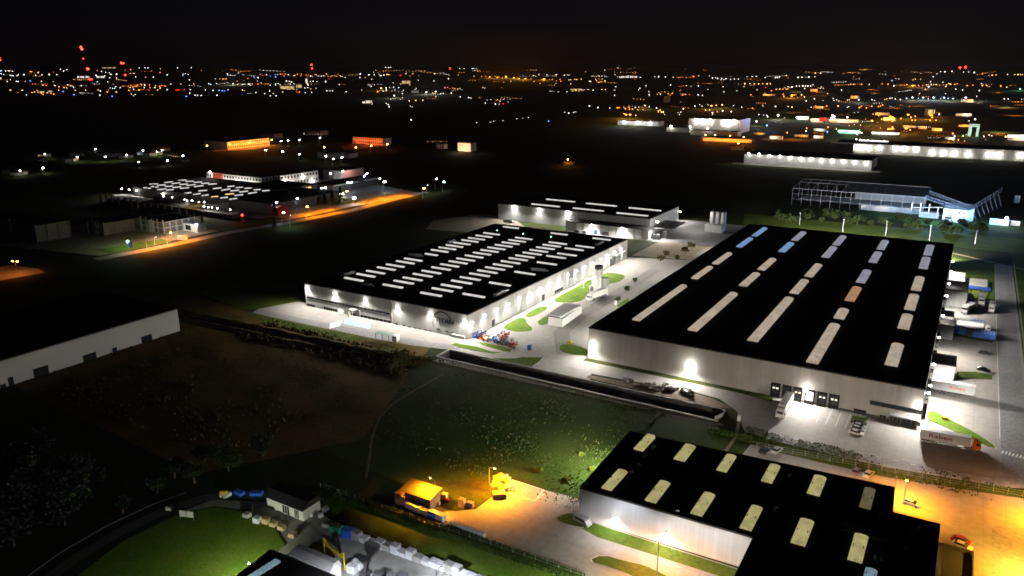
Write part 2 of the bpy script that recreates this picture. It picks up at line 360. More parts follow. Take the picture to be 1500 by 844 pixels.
# hard surfaces
mat('worn_road',(.2,.2,.21),.75,build=two_scale((.20,.20,.21),(.25,.25,.26),.08,.9))
PAV=[(-283,237),(-281,231),(-239,232),(-209,233),(-190,234.5),(-178,237.3),(-172,238.6),(-120,238.6),(-110,239.4),(-112,245),(-103,245.6),(-88,247),(-75,248.5),(-64,247),(-56,240),(-53,233),(-50,226.5),(-37,224.5),(-9,224.5),(21,229.5),(26,232),(28,262),(28,520),(19,520),(19,432),(-2.9,432),(-2.9,259),(-120.6,259),(-120.6,505),(-100,508),(-100,520),(-128,520),(-140,470),(-140,436),(-172,425),(-172.5,255.5),(-276,255.5)]
sheet('paving',PAV,.03,'paving')
sheet('plaza_road',[(-281,231.2),(-239,232.2),(-209,233.2),(-190,234.8),(-178,237.6),(-170,239.5),(-170,243.5),(-180,242.4),(-200,239.6),(-240,237.6),(-282,236.6)],.036,'worn_road')
strips('service_road',[(-43,226.8),(-20,227.2),(0,229.5),(18,232.5),(24,236),(25.5,245)],4.6,.036,'worn_road')
strips('side_road',[(23.2,238),(23.2,520)],7.6,.038,'worn_road')
strips('haul_road',[P(*q) for q in ((745,492),(800,500),(828,520),(822,488),(846,465),(880,445),(930,415),(960,395))][2:],7,.035,'paving_worn')
strips('north_track',[P(1050,333),P(1150,343),P(1300,359),P(1400,372),P(1500,395),P(1600,420)],2.6,.03,'sand')
sheet('north_verge',[(-125,507),(-3,507),(-3,560),(60,560),(60,610),(-150,610)],.015,'rough_grass')
sheet('east_verge',[(28.2,240),(60,240),(60,559.9),(28.2,559.9)],.015,'rough_grass')
sheet('northeast_verge',[(-2.9,432.5),(18.8,432.5),(18.8,524),(-2.9,524)],.02,'rough_grass')
sheet('sand_yard',[(-172,430),(-141,437),(-128,455),(-122,470),(-135,480),(-172,478)],.028,'sand')
sheet('back_yard',[(-240,470),(-172,476),(-135,482),(-125,520),(-130,560),(-240,560)],.02,'worn_road')
sheet('storage_ground',[(-112,240.3),(-62,239.4),(-58,242),(-66,246),(-76,247.6),(-90,245.6),(-104,243.8),(-112,243.4)],.035,'spoil')
sheet('hall_verge',[(-120.6,255.4),(-60,255.6),(-48,253.8),(-48,258.9),(-120.6,258.9)],.05,'dark_verge')
sheet('hedge_verge',[(-56,220.5),(-37,217.8),(-9,218.5),(21,224.5),(34,228),(34,232),(21,229.2),(-9,224.2),(-37,224.2),(-50,226)],.02,'rough_grass')
# rear and side car park of the foreground hall
sheet('rear_parking',[(-46,219.8),(-37,217.6),(-9,218.3),(21,224.3),(34,227.8),(40,228),(40,120),(-4,120),(-4,194),(-50,195.5),(-47,205)],.02,'paving_dim')
sheet('east_drive',[(16.8,120),(27,120),(27,210),(16.8,206)],.026,'worn_road')
# foreground yard
sheet('yard',pp((570,742),(592,733),(638,742),(667,749),(697,746),(723,727),(739,709),(750,703),(797,718),(849,731))+[(-72.8,156),(-30,156),(-30,112),(-78,118),P(856,846),P(710,790),P(640,768),P(590,751)],.02,'paving_dim')
sheet('yard_verge',[(-73.2,152.6),(-66,150.6),(-29,151.2),(-29,155.6),(-73.2,155.6)],.05,'rough_grass')
sheet('green_strip',[(-141,129.4),(-122,122.8),(-69,124),(-55,118),(-50,128),(-66,134.5),(-80,135.6),(-105,134),(-118,133.5),(-140,132)],.01,'lawn')
# lower left yard, lawn and lane
sheet('lower_yard',[(-163,104.5),(-161,113.5),(-150,118.8),(-137,125),(-128,122.8),(-108,121),(-80,121.6),(-64,118),(-64,95),(-118,95),(-128,100),(-129,110),(-137,113.8),(-149,114.8),(-158,111.5)],.02,'paving_dim')
sheet('round_lawn',[(-158.6,70),(-164,90),(-162.6,104),(-158,111),(-149,114),(-137,113),(-129,109),(-127.5,100),(-118,94),(-118,70)],.03,'lawn')
strips('lane',[(-163,66),(-167.2,80),(-168.2,92),(-167,104),(-163.4,113),(-157,119),(-146,123)],3.6,.03,'asphalt')
strips('lane_edge',[(-168.5,66),(-172.4,80),(-173.4,92),(-172.4,104),(-170,112)],.5,.04,'kerb_concrete')
strips('footpath',[P(*q) for q in ((650,548),(610,570),(575,592),(556,612),(545,640),(541,672),(536,700))],.8,.03,'spoil')
strips('meadow_path',[P(*q) for q in ((1083,614),(1078,640),(1062,662))],1.0,.03,'gravel')
# grass islands with kerbs
def island(poly,name='grass_island',mt='lawn',h=.12):
    cx=sum(p[0] for p in poly)/len(poly); cy_=sum(p[1] for p in poly)/len(poly)
    k=MB(); k.prism(poly,0,h); struct('kerb',k,'kerb_concrete')
    m=MB(); m.prism([(cx+(x-cx)*.955,cy_+(y-cy_)*.95) for x,y in poly],h-.02,h+.05); struct(name,m,mt)
def smooth(poly,n=2):
    for _ in range(n):
        q=[]
        for i,a in enumerate(poly):
            b3=poly[(i+1)%len(poly)]
            q+= [(a[0]*.75+b3[0]*.25,a[1]*.75+b3[1]*.25),(a[0]*.25+b3[0]*.75,a[1]*.25+b3[1]*.75)]
        poly=q
    return poly
def ptsc(x0,y0,s,*pts): return [P(x0+x/s,y0+y/s) for x,y in pts]
isl=lambda *pts: island(smooth(ptsc(670,380,6,*pts)))
isl((370,600),(545,505),(605,520),(612,565),(668,605),(665,630),(560,645),(450,635))
isl((562,500),(745,405),(800,420),(790,445),(640,520))
isl((697,548),(785,495),(800,500),(795,560),(735,588),(705,570))
isl((805,375),(950,290),(1080,225),(1190,160),(1200,220),(1150,290),(1130,350),(1060,385),(930,392))
isl((1240,190),(1290,115),(1400,118),(1495,145),(1440,195),(1330,225),(1270,225))
isl((880,785),(900,755),(960,742),(1080,765),(1165,800),(1165,850),(1060,850),(940,830))
isl((1390,420),(1440,380),(1520,330),(1500,380),(1420,430))
island(ptsc(600,480,5.77,(345,140),(375,130),(560,160),(700,205),(790,215),(720,225),(560,200),(420,170)))
island(ptsc(600,480,5.77,(545,115),(640,132),(760,155),(870,190),(860,210),(800,205),(620,150)))
island(ptsc(600,480,5.77,(600,262),(880,262),(960,250),(1140,252),(1090,300),(1040,330),(900,312),(750,292)),mt='rough_grass')
# right hand yard islands between the dock bays
island(smooth([(-1.6,276),(-1.6,266),(3,263),(10,258.2),(16,253.8),(18.6,253.2),(17.5,256.5),(12,263.5),(5,270)],1))
island([(5.6,317.5),(5.6,310.5),(12,313),(17.6,316),(17.6,321),(12,321.5)],mt='rough_grass')
island([(1,364.5),(18,360.5),(18,363.5),(1,367.8)]); island([(1.2,384),(18,376.5),(18,380),(1.2,388.5)],mt='rough_grass')
island([(-22.5,256.5),(-22.5,250),(-18.5,249.5),(-17.5,256.8)],mt='rough_grass')
island(smooth([(-79,151.6),(-77.6,155.6),(-75.4,157.2),(-72.8,157),(-71,153.6),(-70.4,151.8)],1),mt='rough_grass')
island(smooth([P(858,822),P(880,812),P(915,822),P(945,828),P(975,842),P(1000,858),P(960,870),P(930,846),P(895,832)],1),mt='rough_grass')
# painted marks
mk=MB(); mk.use('road_paint')
def line(p,q,wd=.16,z=.045):
    d=(Vector(q)-Vector(p)); n=Vector((-d.y,d.x)).normalized()*wd/2
    mk.add([(p[0]-n.x,p[1]-n.y,z),(q[0]-n.x,q[1]-n.y,z),(q[0]+n.x,q[1]+n.y,z),(p[0]+n.x,p[1]+n.y,z)],[(0,1,2,3)] if d.x*n.y-d.y*n.x>0 else [(3,2,1,0)])
for a,b4 in (((797,724),(783,734)),((752,726),(783,734)),((783,734),(797,718)),((750,703),(797,718)),((975,809),(967,822)),((967,822),(995,831)),((975,809),(1025,823)),((1025,823),(1050,835))):
    line(P(*a),P(*b4),.18)
for k in range(9): line((19.5+k*.9,251.2-k*.12),(20.0+k*.9,253.6-k*.12),.45,.05)     # crossing
for k in range(14): line((-40+4.6*k,229.2+.12*k+ (0 if k<8 else .35*(k-8))),(-38.6+4.6*k,229.25+.12*k+(0 if k<8 else .35*(k-8))),.2,.05)
for k in range(7): line((-1.2,296-3.6*k),(9,296.6-3.6*k),.14,.045)
for k in range(8): line((-1,340+3.4*k),(6,340+3.4*k),.14,.045)
line((19.2,262),(19.2,430),.16,.05)
for k in range(9): line((-40.5+2.9*k,259-.2),(-40.5+2.9*k,245),.12,.045)
for k in range(12): line((-172+3.2*k,246.2),(-172+3.2*k,241.2),.14,.045) if k<3 else None
struct('road_markings',mk)
bl=MB(); bl.use('blue_paint')
for k in range(6):
    x0=onY(508+k*6.2,470,256)[0]; 
    q=[P(505+k*6.6,467.0+k*1.3),P(510.2+k*6.6,468.0+k*1.3),P(508.6+k*6.6,475.8+k*1.3),P(503.4+k*6.6,474.8+k*1.3)]
    bl.add([(x,y,.05) for x,y in q],[(3,2,1,0)])
struct('blue_parking_bays',bl)
wz=MB(); wz.use('road_paint'); wz.add([(x,y,.05) for x,y in pp((484,474),(502,470),(497,478),(482,482))],[(3,2,1,0)]); struct('pale_paving_patch',wz)
# far hills on the horizon: start 6 km out
hl=MB(); N=90
def hz(d): return 0 if d<6000 else (d-6000)*.026
dist=[5900,6000,7000,8000,9000,10000,11000,11600,14000]
for i in range(N+1):
    a=YAW+R(-60)+R(120)*i/N
    for d in dist:
        h=hz(min(d,11600))*(1 if d<=11600 else .2)+(math.sin(i*.7)*6+math.sin(i*.23)*9 if d in(11000,11600) else 0)
        hl.v.append((-math.sin(a)*d,math.cos(a)*d,h if d>5950 else -2))
for i in range(N):
    for k in range(len(dist)-1):
        a=i*len(dist)+k; bb=a+len(dist); hl.f.append((a,a+1,bb+1,bb)); hl.m.append(0)
struct('hills',hl,'meadow')
# ================================================================ BUILDINGS
def part(name,mb,mt,root,label=None,under=None,smooth=False):
    """mesh built in site coordinates, linked as a part of its thing (or as a sub-part)"""
    l=root.location; mb.v=[(x-l[0],y-l[1],z-l[2]) for x,y,z in mb.v]
    return obj(name,mb,mt,under or root,label=label,smooth=smooth)
def plight(root,loc,*a,**k):
    l=root.location; return light(k.pop('kind','SPOT'),(loc[0]-l[0],loc[1]-l[1],loc[2]-l[2]),*a,parent=root,**k)
def shell(root,poly,h,wallmat,roofmat='roof_membrane',cap='parapet',base=0,drop=.35,capw=.35):
    n=len(poly); a=sum(poly[i][0]*poly[(i+1)%n][1]-poly[(i+1)%n][0]*poly[i][1] for i in range(n))
    if a<0: poly=poly[::-1]
    m=MB(); m.add([(x,y,base) for x,y in poly]+[(x,y,h) for x,y in poly],[(i,(i+1)%n,n+(i+1)%n,n+i) for i in range(n)])
    wl=part('wall',m,wallmat,root)
    r=MB(); r.add([(x,y,h-drop) for x,y in poly],[tuple(range(n))])
    rf=part('roof',r,roofmat,root)
    c=MB()
    for i in range(n):
        p,q=Vector(poly[i]),Vector(poly[(i+1)%n]); d=(q-p).normalized(); nn=Vector((-d.y,d.x))
        e=.004*(i%2); mid=(p+q)/2+nn*(capw/2-.06)
        c.cbox(mid.x,mid.y,h-drop/2+.06+e,(q-p).length+.12-capw*(i%2)*2,capw,drop+.10,math.atan2(d.y,d.x))
    part('parapet',c,cap,root,under=rf)
    return wl,rf
rect=lambda x0,x1,y0,y1:[(x0,y0),(x1,y0),(x1,y1),(x0,y1)]
def vault(x0,x1,y0,y1,z,rise=.45,curb=.3,axis='y'):
    """barrel rooflight on a curb"""
    m=MB(); n=6; prof=[]
    if axis=='y':
        w_=(x1-x0)/2; cx=(x0+x1)/2
        prof=[(cx+w_,0),]+[(cx+w_*math.cos(PI*k/n),curb+rise*math.sin(PI*k/n)) for k in range(n+1)]+[(cx-w_,0)]
        m.profile(prof,y0,y1,'y',(0,0,z))
    else:
        w_=(y1-y0)/2; cx=(y0+y1)/2
        prof=[(cx+w_,0),]+[(cx+w_*math.cos(PI*k/n),curb+rise*math.sin(PI*k/n)) for k in range(n+1)]+[(cx-w_,0)]
        m.profile(prof,x0,x1,'x',(0,0,z))
    return m
def curbframe(x0,x1,y0,y1,z,h=.22,t=.18):
    m=MB(); m.box(x0-t,x1+t,y0-t,y0-.01,z,z+h); m.box(x0-t,x1+t,y1+.01,y1+t,z,z+h); m.box(x0-t,x0-.01,y0,y1,z,z+h-.01); m.box(x1+.01,x1+t,y0,y1,z,z+h-.01); return m
def wall_lamp(root,x,y,z,dirx,diry,power,col=LED,mt='lamp_led',r=.28,cone=150,tilt=.35,size=.15,arm=.8,blend=.7,scallop=0,soft=None):
    """bracket and lamp head on a wall, throwing light down and outward"""
    m=MB(); m.use('steel_dark'); m.bar((x,y,z+.15),(x+dirx*arm,y+diry*arm,z+.12),.1); m.use(mt); m.ball((x+dirx*arm,y+diry*arm,z),r,8,4,.6)
    part('wall_lamp',m,None,root)
    if power: plight(root,(x+dirx*(arm+.02),y+diry*(arm+.02),z-r*.8-.1),power,col,aim=(dirx*tilt,diry*tilt,-1),cone=cone,size=size,blend=blend,soft=soft)
    if scallop: plight(root,(x+dirx*.45,y+diry*.45,z-.15),scallop,col,aim=(dirx*.05,diry*.05,-1),cone=110,size=.12,blend=.5,soft=.5)

# ------------------------------------------------ the factory hall with the sign
TX0,TX1,TY0,TY1,TH=-267.4,-172.8,252.3,424.5,11.25
T=thing('factory_hall','long pale factory hall with black roof of thin parallel rooflights and a TITAN sign','factory',((TX0+TX1)/2,(TY0+TY1)/2,0))
wl,rf=shell(T,rect(TX0,TX1,TY0,TY1),TH,'panel_white')
zr=TH-.35
colsT=[[(85,292),(140,272),(190,257),(243,240),(288,226),(338,210),(382,198),(462,172),(507,155),(545,143),(583,132),(620,120),(657,107),(693,97),(728,85),(760,72)],
[(275,325),(322,305),(370,290),(418,272),(462,257),(510,240),(552,225),(592,210),(632,197),(672,182),(710,168),(747,155),(783,143),(817,130),(853,118),(887,107),(918,95)],
[(460,365),(510,342),(557,325),(605,305),(648,288),(693,270),(733,255),(772,240),(810,225),(848,210),(885,195),(920,182),(955,168),(988,155),(1020,142),(1053,130),(1083,118)],
[(663,370),(793,315),(913,262),(1022,215),(1088,187),(1120,172),(1183,150),(1213,135),(1090,73),(1295,98),(857,42)]]
lens=P(480+185/3.333,320+310/3.333,zr)[0]-P(480+85/3.333,320+290/3.333,zr)[0]
for cc in colsT:
    px=[P(480+a/3.333,320+b5/3.333,zr) for a,b5 in cc]
    mx=sum(p[0] for p in px[:7])/len(px[:7])
    for k,p in enumerate(px):
        X=mx if (cc is not colsT[3] or k in(0,1,2,3,5,7)) else p[0]
        if cc is colsT[3] and k in (4,6): X=mx-2.5
        if cc is colsT[0] and k==7: ln=8.2; X=mx+3
        else: ln=11.6
        s=part('skylight',vault(X,X+ln,p[1]-.75,p[1]+.75,zr,.35,.3,'x'),'sky_titan',T,under=rf)
# rooftop plant
def hvac(root,rf,x,y,z,lx,ly,hh,rz=0,big=True):
    m=MB(); m.use('steel'); m.cbox(x,y,z+hh/2+.3,lx,ly,hh,rz)
    a=rot(lx/2+.8,0,rz); m.cbox(x+a[0],y+a[1],z+hh*.35+.3,1.4,ly*.7,hh*.5,rz)
    m.use('steel_dark')
    for k in (-.3,.3):
        a=rot(lx*k,0,rz); m.cyl(x+a[0],y+a[1],z+hh+.3,z+hh+.55,ly*.28,n=10)
        m.cbox(x+a[0],y+a[1],z+.15,.3,ly*.9,.3,rz)
    a=rot(-lx/2-.7,0,rz); m.tube((x+a[0],y+a[1],z),(x+a[0],y+a[1],z+hh+.6),.35)
    part('ventilation_unit',m,None,root,under=rf)
hv=lambda a,b6: P(480+a/3.333,320+b6/3.333,zr+1)
for (a,b6,L_,rz) in ((100,268,7,PI/2),(425,178,7,.1),(600,112,6,PI/2),(845,362,10,PI/2),(1030,250,7,.2),(1328,122,8,PI/2),(880,16,5,0),(195,325,4,0)):
    x,y=hv(a,b6); hvac(T,rf,x,y,zr,L_,1.9,1.5,rz)
for (a,b6) in ((827,62),(955,78),(1090,93)):
    x,y=hv(a,b6); m=MB(); m.use('steel_dark'); m.cyl(x,y,zr,zr+1.3,.12,n=6); m.use('lamp_green'); m.ball((x,y,zr+1.4),.22); part('exit_light',m,None,T,under=rf)
# front wall: glazing bands, doors, sign
yF=TY0-.05
def band(root,p,q,hpx,mt,Y,name='window_band',off=.06,mull=0,frame='trim_white',ledge=False):
    """a run of glazing on a south wall between two photo points on its upper edge"""
    xa,za=onY(p[0],p[1],Y); xb,zb=onY(q[0],q[1],Y); _,z2=onY(p[0],p[1]+hpx,Y); zt=(za+zb)/2; zb_=zt-(za-z2)
    m=MB(); m.box(xa,xb,Y-off,Y+.02,zb_,zt); w_=part(name,m,mt,root)
    f=MB(); f.box(xa-.1,xb+.1,Y-off-.08,Y-.002,zt+.003,zt+.12); f.box(xa-.1,xb+.1,Y-off-(.5 if ledge else .1),Y-.002,zb_-.14,zb_-.003)
    if mull:
        n=max(1,int((xb-xa)/mull))
        for k in range(n+1): xk=xa+(xb-xa)*k/n; f.box(xk-.05,xk+.05,Y-off-.05,Y-off-.001,zb_,zt)
    part('frame',f,frame,root,under=w_); return xa,xb,zb_,zt
band(T,(449,432),(571,457.5),4.2,'glass_dark',TY0,mull=2.2)
band(T,(449.5,444.5),(462,447),4.5,'glass_dark',TY0,mull=1.4)
band(T,(474,449),(494,453),5,'glass_dark',TY0,mull=1.4)
band(T,(516,458),(573,470.5),5,'glass_dark',TY0,mull=2.2)
band(T,(495.5,453),(502.5,454.5),6.5,'window_lit',TY0,name='lit_doorway')
band(T,(509.5,456.5),(513,457.3),3.6,'window_lit',TY0,name='lit_window')
xa,z=onY(470,447.5,TY0)
for (x0,y0,x1,y1,hh) in ((579,473,582.5,473.8,5),(590.5,475.5,593.5,476,5),(597.5,477,601.5,478,5.5),(606,479,609.5,479.7,5.5),(613,480.5,616.5,481.2,5.5),(622,482.5,625.5,483,5.5),(629,484,631.5,484.5,5.2),(640,481,644,481.8,2.5),(653,484.4,657,485,2.6),(661,486,664,486.6,2.6)):
    band(T,(x0,y0),(x1,y1),hh*.8,'glass_dark',TY0)
m=MB(); xk=onY(573.5,455,TY0)[0]; m.box(xk,xk+.25,TY0-.25,TY0-.003,0,TH-.1); part('downpipe',m,'trim_white',T)
m=MB(); xa=onY(449,440,TY0)[0]; xb=onY(573,466,TY0)[0]; m.box(xa,xb,TY0-.28,TY0-.004,5.0,5.25); part('sun_ledge',m,'trim_white',T)
m=MB(); xa,za=onY(520,463,TY0); m.box(xa-1.4,xa+1.4,TY0-3.2,TY0-.06,3.3,3.7); m.box(xa-1.3,xa-1.0,TY0-3.1,TY0-2.8,0,3.3); m.box(xa+1.0,xa+1.3,TY0-3.1,TY0-2.8,0,3.3); part('entrance_porch',m,'trim_white',T)
m=MB(); xa,_=onY(526,466,TY0); m.box(xa-1,xa+1,TY0-.5,TY0-.08,.1,3.4); part('entrance_door',m,'steel',T)
def text3d(body,size,loc,rotm,mt,parent,extr=.06,name='lettering',bold=.0,label=None,xscale=1.):
    cu=bpy.data.curves.new(name,'FONT'); cu.body=body; cu.size=size; cu.extrude=extr; cu.align_x='CENTER'; cu.align_y='CENTER'; cu.offset=bold
    t=bpy.data.objects.new(name+'_tmp',cu); COL.objects.link(t)
    dg=bpy.context.evaluated_depsgraph_get(); me=bpy.data.meshes.new_from_object(t.evaluated_get(dg)); bpy.data.objects.remove(t); bpy.data.curves.remove(cu)
    me.name=name; me.materials.clear(); me.materials.append(M[mt])
    me.transform(Matrix.Translation(loc)@rotm.to_4x4()@Matrix.Diagonal((xscale,1,1,1)))
    o=bpy.data.objects.new(name,me); COL.objects.link(o); o.parent=parent
    if label: o['label']=label
    return o
FACE_S=Matrix.Rotation(PI/2,3,'X')                       # lettering that reads from the south
xc,zc=onY(650.5,468.5,TY0); l=T.location
sg=MB(); yy=TY0-.25
R0=onY(661,463,TY0)[0]-onY(636.5,463,TY0)[0]; R0/=2; xm,zm=onY(648.8,467.5,TY0)
def arc(cx,cz,r0,r1,a0,a1,n=24):
    for k in range(n):
        t0=R(a0+(a1-a0)*k/n); t1=R(a0+(a1-a0)*(k+1)/n); s0=math.sin(PI*k/n); s1=math.sin(PI*(k+1)/n)
        ri0=r1-(r1-r0)*(.25+.75*s0); ri1=r1-(r1-r0)*(.25+.75*s1)
        sg.add([(cx+math.cos(t0)*ri0,yy,cz+math.sin(t0)*ri0),(cx+math.cos(t0)*r1,yy,cz+math.sin(t0)*r1),(cx+math.cos(t1)*r1,yy,cz+math.sin(t1)*r1),(cx+math.cos(t1)*ri1,yy,cz+math.sin(t1)*ri1)],[(0,1,2,3)])
arc(xm-.3,zm-1.7,4.55,5.2,10,176)
arc(xm-.4,zm-1.7,4.95,5.2,170,215,8)
sign=part('round_sign',sg,'black_text',T)
text3d('TITAN',2.9,(xm+1.0-l[0],TY0-.3-l[1],zm-.7),FACE_S,'black_text',sign,.08,bold=.03,xscale=1.18)
# lamps on the front wall
for (px,py) in ((449,422),(489.5,430.5),(534.5,439.5),(581,450),(629.5,459),(679.5,470)):
    x,z=onY(px,py,TY0-.8); wall_lamp(T,x,TY0,z+.3,0,-1,4000,tilt=.5,r=.26,cone=172,arm=1.0,scallop=260,size=.25)
# lamps along the east wall
ys=[]
for k in range(18): ys.append(TY0+2.0+9.93*k)
for k,y in enumerate(ys[:-1]):
    wall_lamp(T,TX1,y,7.7 if k else 7.3,1,0,3200,tilt=.7,r=.24,cone=172,arm=1.0,scallop=170)
for k in (4,9,14):
    m=MB(); y=ys[k]+.2; m.box(TX1+.003,TX1+.55,y+.5,y+1.5,0,8.4); part('downpipe',m,'trim_white',T)
for (a,b7,c,d) in ((300,530,340,615),(742,315,775,385)):
    y0,_=onX(670+a/6,380+d/6,TX1); y1,_=onX(670+c/6,380+(d-18)/6,TX1)
    m=MB(); m.box(TX1+.003,TX1+.1,y0,y0+2.6,0,3.4); dr=part('door',m,'steel_dark',T); f=MB(); f.box(TX1+.004,TX1+.2,y0-.2,y0-.01,0,3.6); f.box(TX1+.004,TX1+.2,y0+2.61,y0+2.8,0,3.6); f.box(TX1+.004,TX1+.2,y0-.2,y0+2.8,3.62,3.8); part('frame',f,'trim_white',T,under=dr)
y0,_=onX(750+250/4,240+765/4,TX1)
for k in range(4): m=MB(); m.box(TX1+.003,TX1+.08,y0+2.3*k,y0+1.7+2.3*k,1,2.1); part('window',m,'glass_dark',T)
m=MB(); m.box(TX1+.004,TX1+.12,TY0+2,TY0+62,.25,.45); m.box(TX1+.004,TX1+.12,TY0+75,TY0+130,.25,.45); part('plinth_rail',m,'trim_white',T)
for k,(px,py) in enumerate(((893.5,392),(900,388.5),(906.5,385.5),(912.5,382))):
    y0,_=onX(px,py,TX1+1.5); m=MB(); m.box(TX1+.003,TX1+1.4,y0-.2,y0+.25,0,5.6); m.box(TX1+.003,TX1+1.4,y0+3.2,y0+3.65,0,5.6); m.box(TX1+.003,TX1+2.4,y0-.3,y0+3.75,5.61,5.95)
    dk=part('dock_shelter',m,'trim_white',T); m=MB(); m.box(TX1+.02,TX1+.5,y0+.3,y0+3.1,.3,4.6); part('door',m,'steel_dark',T,under=dk)
for k in range(2): plight(T,(TX1+4,402+12*k,9),2200,LED,aim=(.6,0,-1),cone=150)  # added fill lights over the docks, no lamp heads modelled

# ------------------------------------------------ the big warehouse
BXa,BXb,BYa,BYb,BH=-120.2,-2.9,259.0,503.5,12.75
B=thing('warehouse','largest warehouse, black roof with five rows of arched rooflights, six docks on its front','warehouse',((BXa+BXb)/2,(BYa+BYb)/2,0))
bp=[(BXa,BYa),(BXb,BYa),(BXb,BYb),(BXa,BYb)]
wl,brf=shell(B,bp,BH,'panel_warm'); zb=BH-.35
SK=[ # near-left, near-right, far-left, far-right of each rooflight
((925,468),(938,469),(995,418),(1005,419),'sky_big'),((1012,407),(1020,408),(1038,391),(1043,392),'sky_big'),((1043.4,386),(1053,386.6),(1066,371),(1072,372),'sky_big'),((1078,361),(1086,361.6),(1098,349),(1103,350),'sky_big_blue'),((1102,345),(1109.6,346),(1118,334),(1123.4,335),'sky_big_blue'),
((1006,482.5),(1021,484),(1070,429),(1079,431),'sky_big'),((1082.4,418),(1094,418.6),(1104,400),(1111.6,402),'sky_big'),((1109.6,394.4),(1120.6,395),(1128,379),(1135.6,380.6),'sky_big'),((1139.6,368),(1150.6,368.6),(1156,356),(1162,357),'sky_big_blue'),((1158.6,351.6),(1169.6,352),(1174,340),(1179,341),'sky_big_grey'),
((1094.5,497.5),(1110.7,500),(1151,436),(1161.6,438),'sky_big'),((1157,428),(1169,430),(1174,410),(1183.6,412),'sky_big'),((1179,404),(1189,405),(1197.5,387.5),(1203,389),'sky_big'),((1203,376),(1215,377),(1219,362),(1225.5,363),'sky_big_grey'),((1219,357.5),(1230,359.5),(1233,346),(1239,347),'sky_big_grey'),
((1181,529.5),(1198,532),(1216,475),(1229,477),'sky_big'),((1221,465),(1236,467),(1227.5,453),(1242,454),'sky_big'),((1237.5,439.5),(1251,440.5),(1249,421),(1261,422.5),'sky_big_orange'),((1253,412.5),(1265,414),(1265,396),(1276,398),'sky_big_grey'),((1272.5,383),(1285,385),(1281,369.5),(1291,371),'sky_big_grey'),((1284,364),(1297.5,366),(1291,352.5),(1302,354),'sky_big_grey'),
((1294,533),(1313,535.5),(1304,504),(1321,505.5),'sky_big'),((1314,480),(1331,481.5),(1321,461),(1335,462.5),'sky_big'),((1324,452),(1340,454),(1330,432),(1345,433),'sky_big'),((1334.5,424),(1349,425.5),(1342,406),(1353,407.5),'sky_big'),((1346,392),(1359.5,394),(1352,377.5),(1362.5,379),'sky_big_grey'),((1354,372.5),(1366,374.5),(1357.5,359.5),(1369,361),'sky_big_grey')]
bounds=[(0,5),(5,10),(10,15),(15,21),(21,27)]
for a,b8 in bounds:
    qs=[[P(*c,zb+.4) for c in s[:4]] for s in SK[a:b8]]
    xl=sum(q[0][0] for q in qs)/len(qs); xr=sum(q[1][0] for q in qs)/len(qs)
    for q,s in zip(qs,SK[a:b8]):
        y0=(q[0][1]+q[1][1])/2; y1=(q[2][1]+q[3][1])/2
        sk=part('skylight',vault(xl,xr,y0,y1,zb,.7,.45,'y'),s[4],B,under=brf)
def dark_bits():
    pass
# docks on the south wall
for k,(x0,x1,yt,mt) in enumerate(((1129.5,1143,569,'steel_dark'),(1146,1159,574,'steel_dark'),(1162,1175,578,'steel_dark'),(1179,1193,582,'dock_glow'),(1197,1211,585,'steel_dark'),(1214,1229,589,'steel_dark'))):
    xa,zt=onY(x0,yt,BYa); xb,_=onY(x1,yt,BYa); zt=4.6
    m=MB(); m.box(xa,xa+.35,BYa-.7,BYa-.003,.0,zt); m.box(xb-.35,xb,BYa-.7,BYa-.003,0,zt); m.box(xa,xb,BYa-.75,BYa-.003,zt+.01,zt+.5); m.box(xa+.36,xb-.36,BYa-.65,BYa-.004,0,1.15)
    dk=part('dock_shelter',m,'rubber',B)
    m=MB(); m.box(xa+.36,xb-.36,BYa-.12,BYa-.005,1.16,zt); dd_=part('dock_door',m,mt,B,under=dk)
    if mt=='steel_dark' and k!=1:
        m=MB(); c_=(xa+xb)/2; m.box(c_-.95,c_-.25,BYa-.16,BYa-.122,3.0,3.5); m.box(c_+.25,c_+.95,BYa-.16,BYa-.122,3.0,3.5); part('door_window',m,'window_lit',B,under=dk)
band(B,(1275,586),(1352,602.5),5.2,'glass_dark',BYa,mull=2.6,frame='steel_dark')
band(B,(1251,598.5),(1269,602),9,'glass_dark',BYa,name='window',mull=1.1,frame='steel_dark')
band(B,(1288.5,607.3),(1298.5,609),7,'glass_dark',BYa,name='window',mull=1.0)
band(B,(1301.5,609.5),(1349,618.5),7,'glass_dark',BYa,name='window_band',mull=1.2)
m=MB(); m.box(-44,-3.2,BYa-.08,BYa-.004,.2,.7) ; part('plinth',m,'dark_concrete',B)
m=MB(); xa=onY(1301,619,BYa-3)[0]; m.box(xa,-3.6,BYa-3,BYa-.1,2.75,3.0); 
for k in range(4): m.box(xa+.2+3.1*k,xa+.35+3.1*k,BYa-2.9,BYa-2.75,0,2.75)
part('entrance_canopy',m,'steel',B)
for (px,py,pw,rr) in ((866.5,508,14000,.6),(1010.5,539,22000,.65),(1181.5,571.5,20000,.5),(1346.5,597,14000,.55)):
    x,z=onY(px,py,BYa-1); x=max(x,BXa+.3); wall_lamp(B,x,BYa,z,0,-1,pw,r=rr,tilt=.5,cone=168,size=.4,mt='lamp_led',col=(1,.93,.84),arm=1.6,soft=420)
m=MB(); m.box(BXa+.0,BXa+.0+.01,BYa,BYa+.01,0,.01)
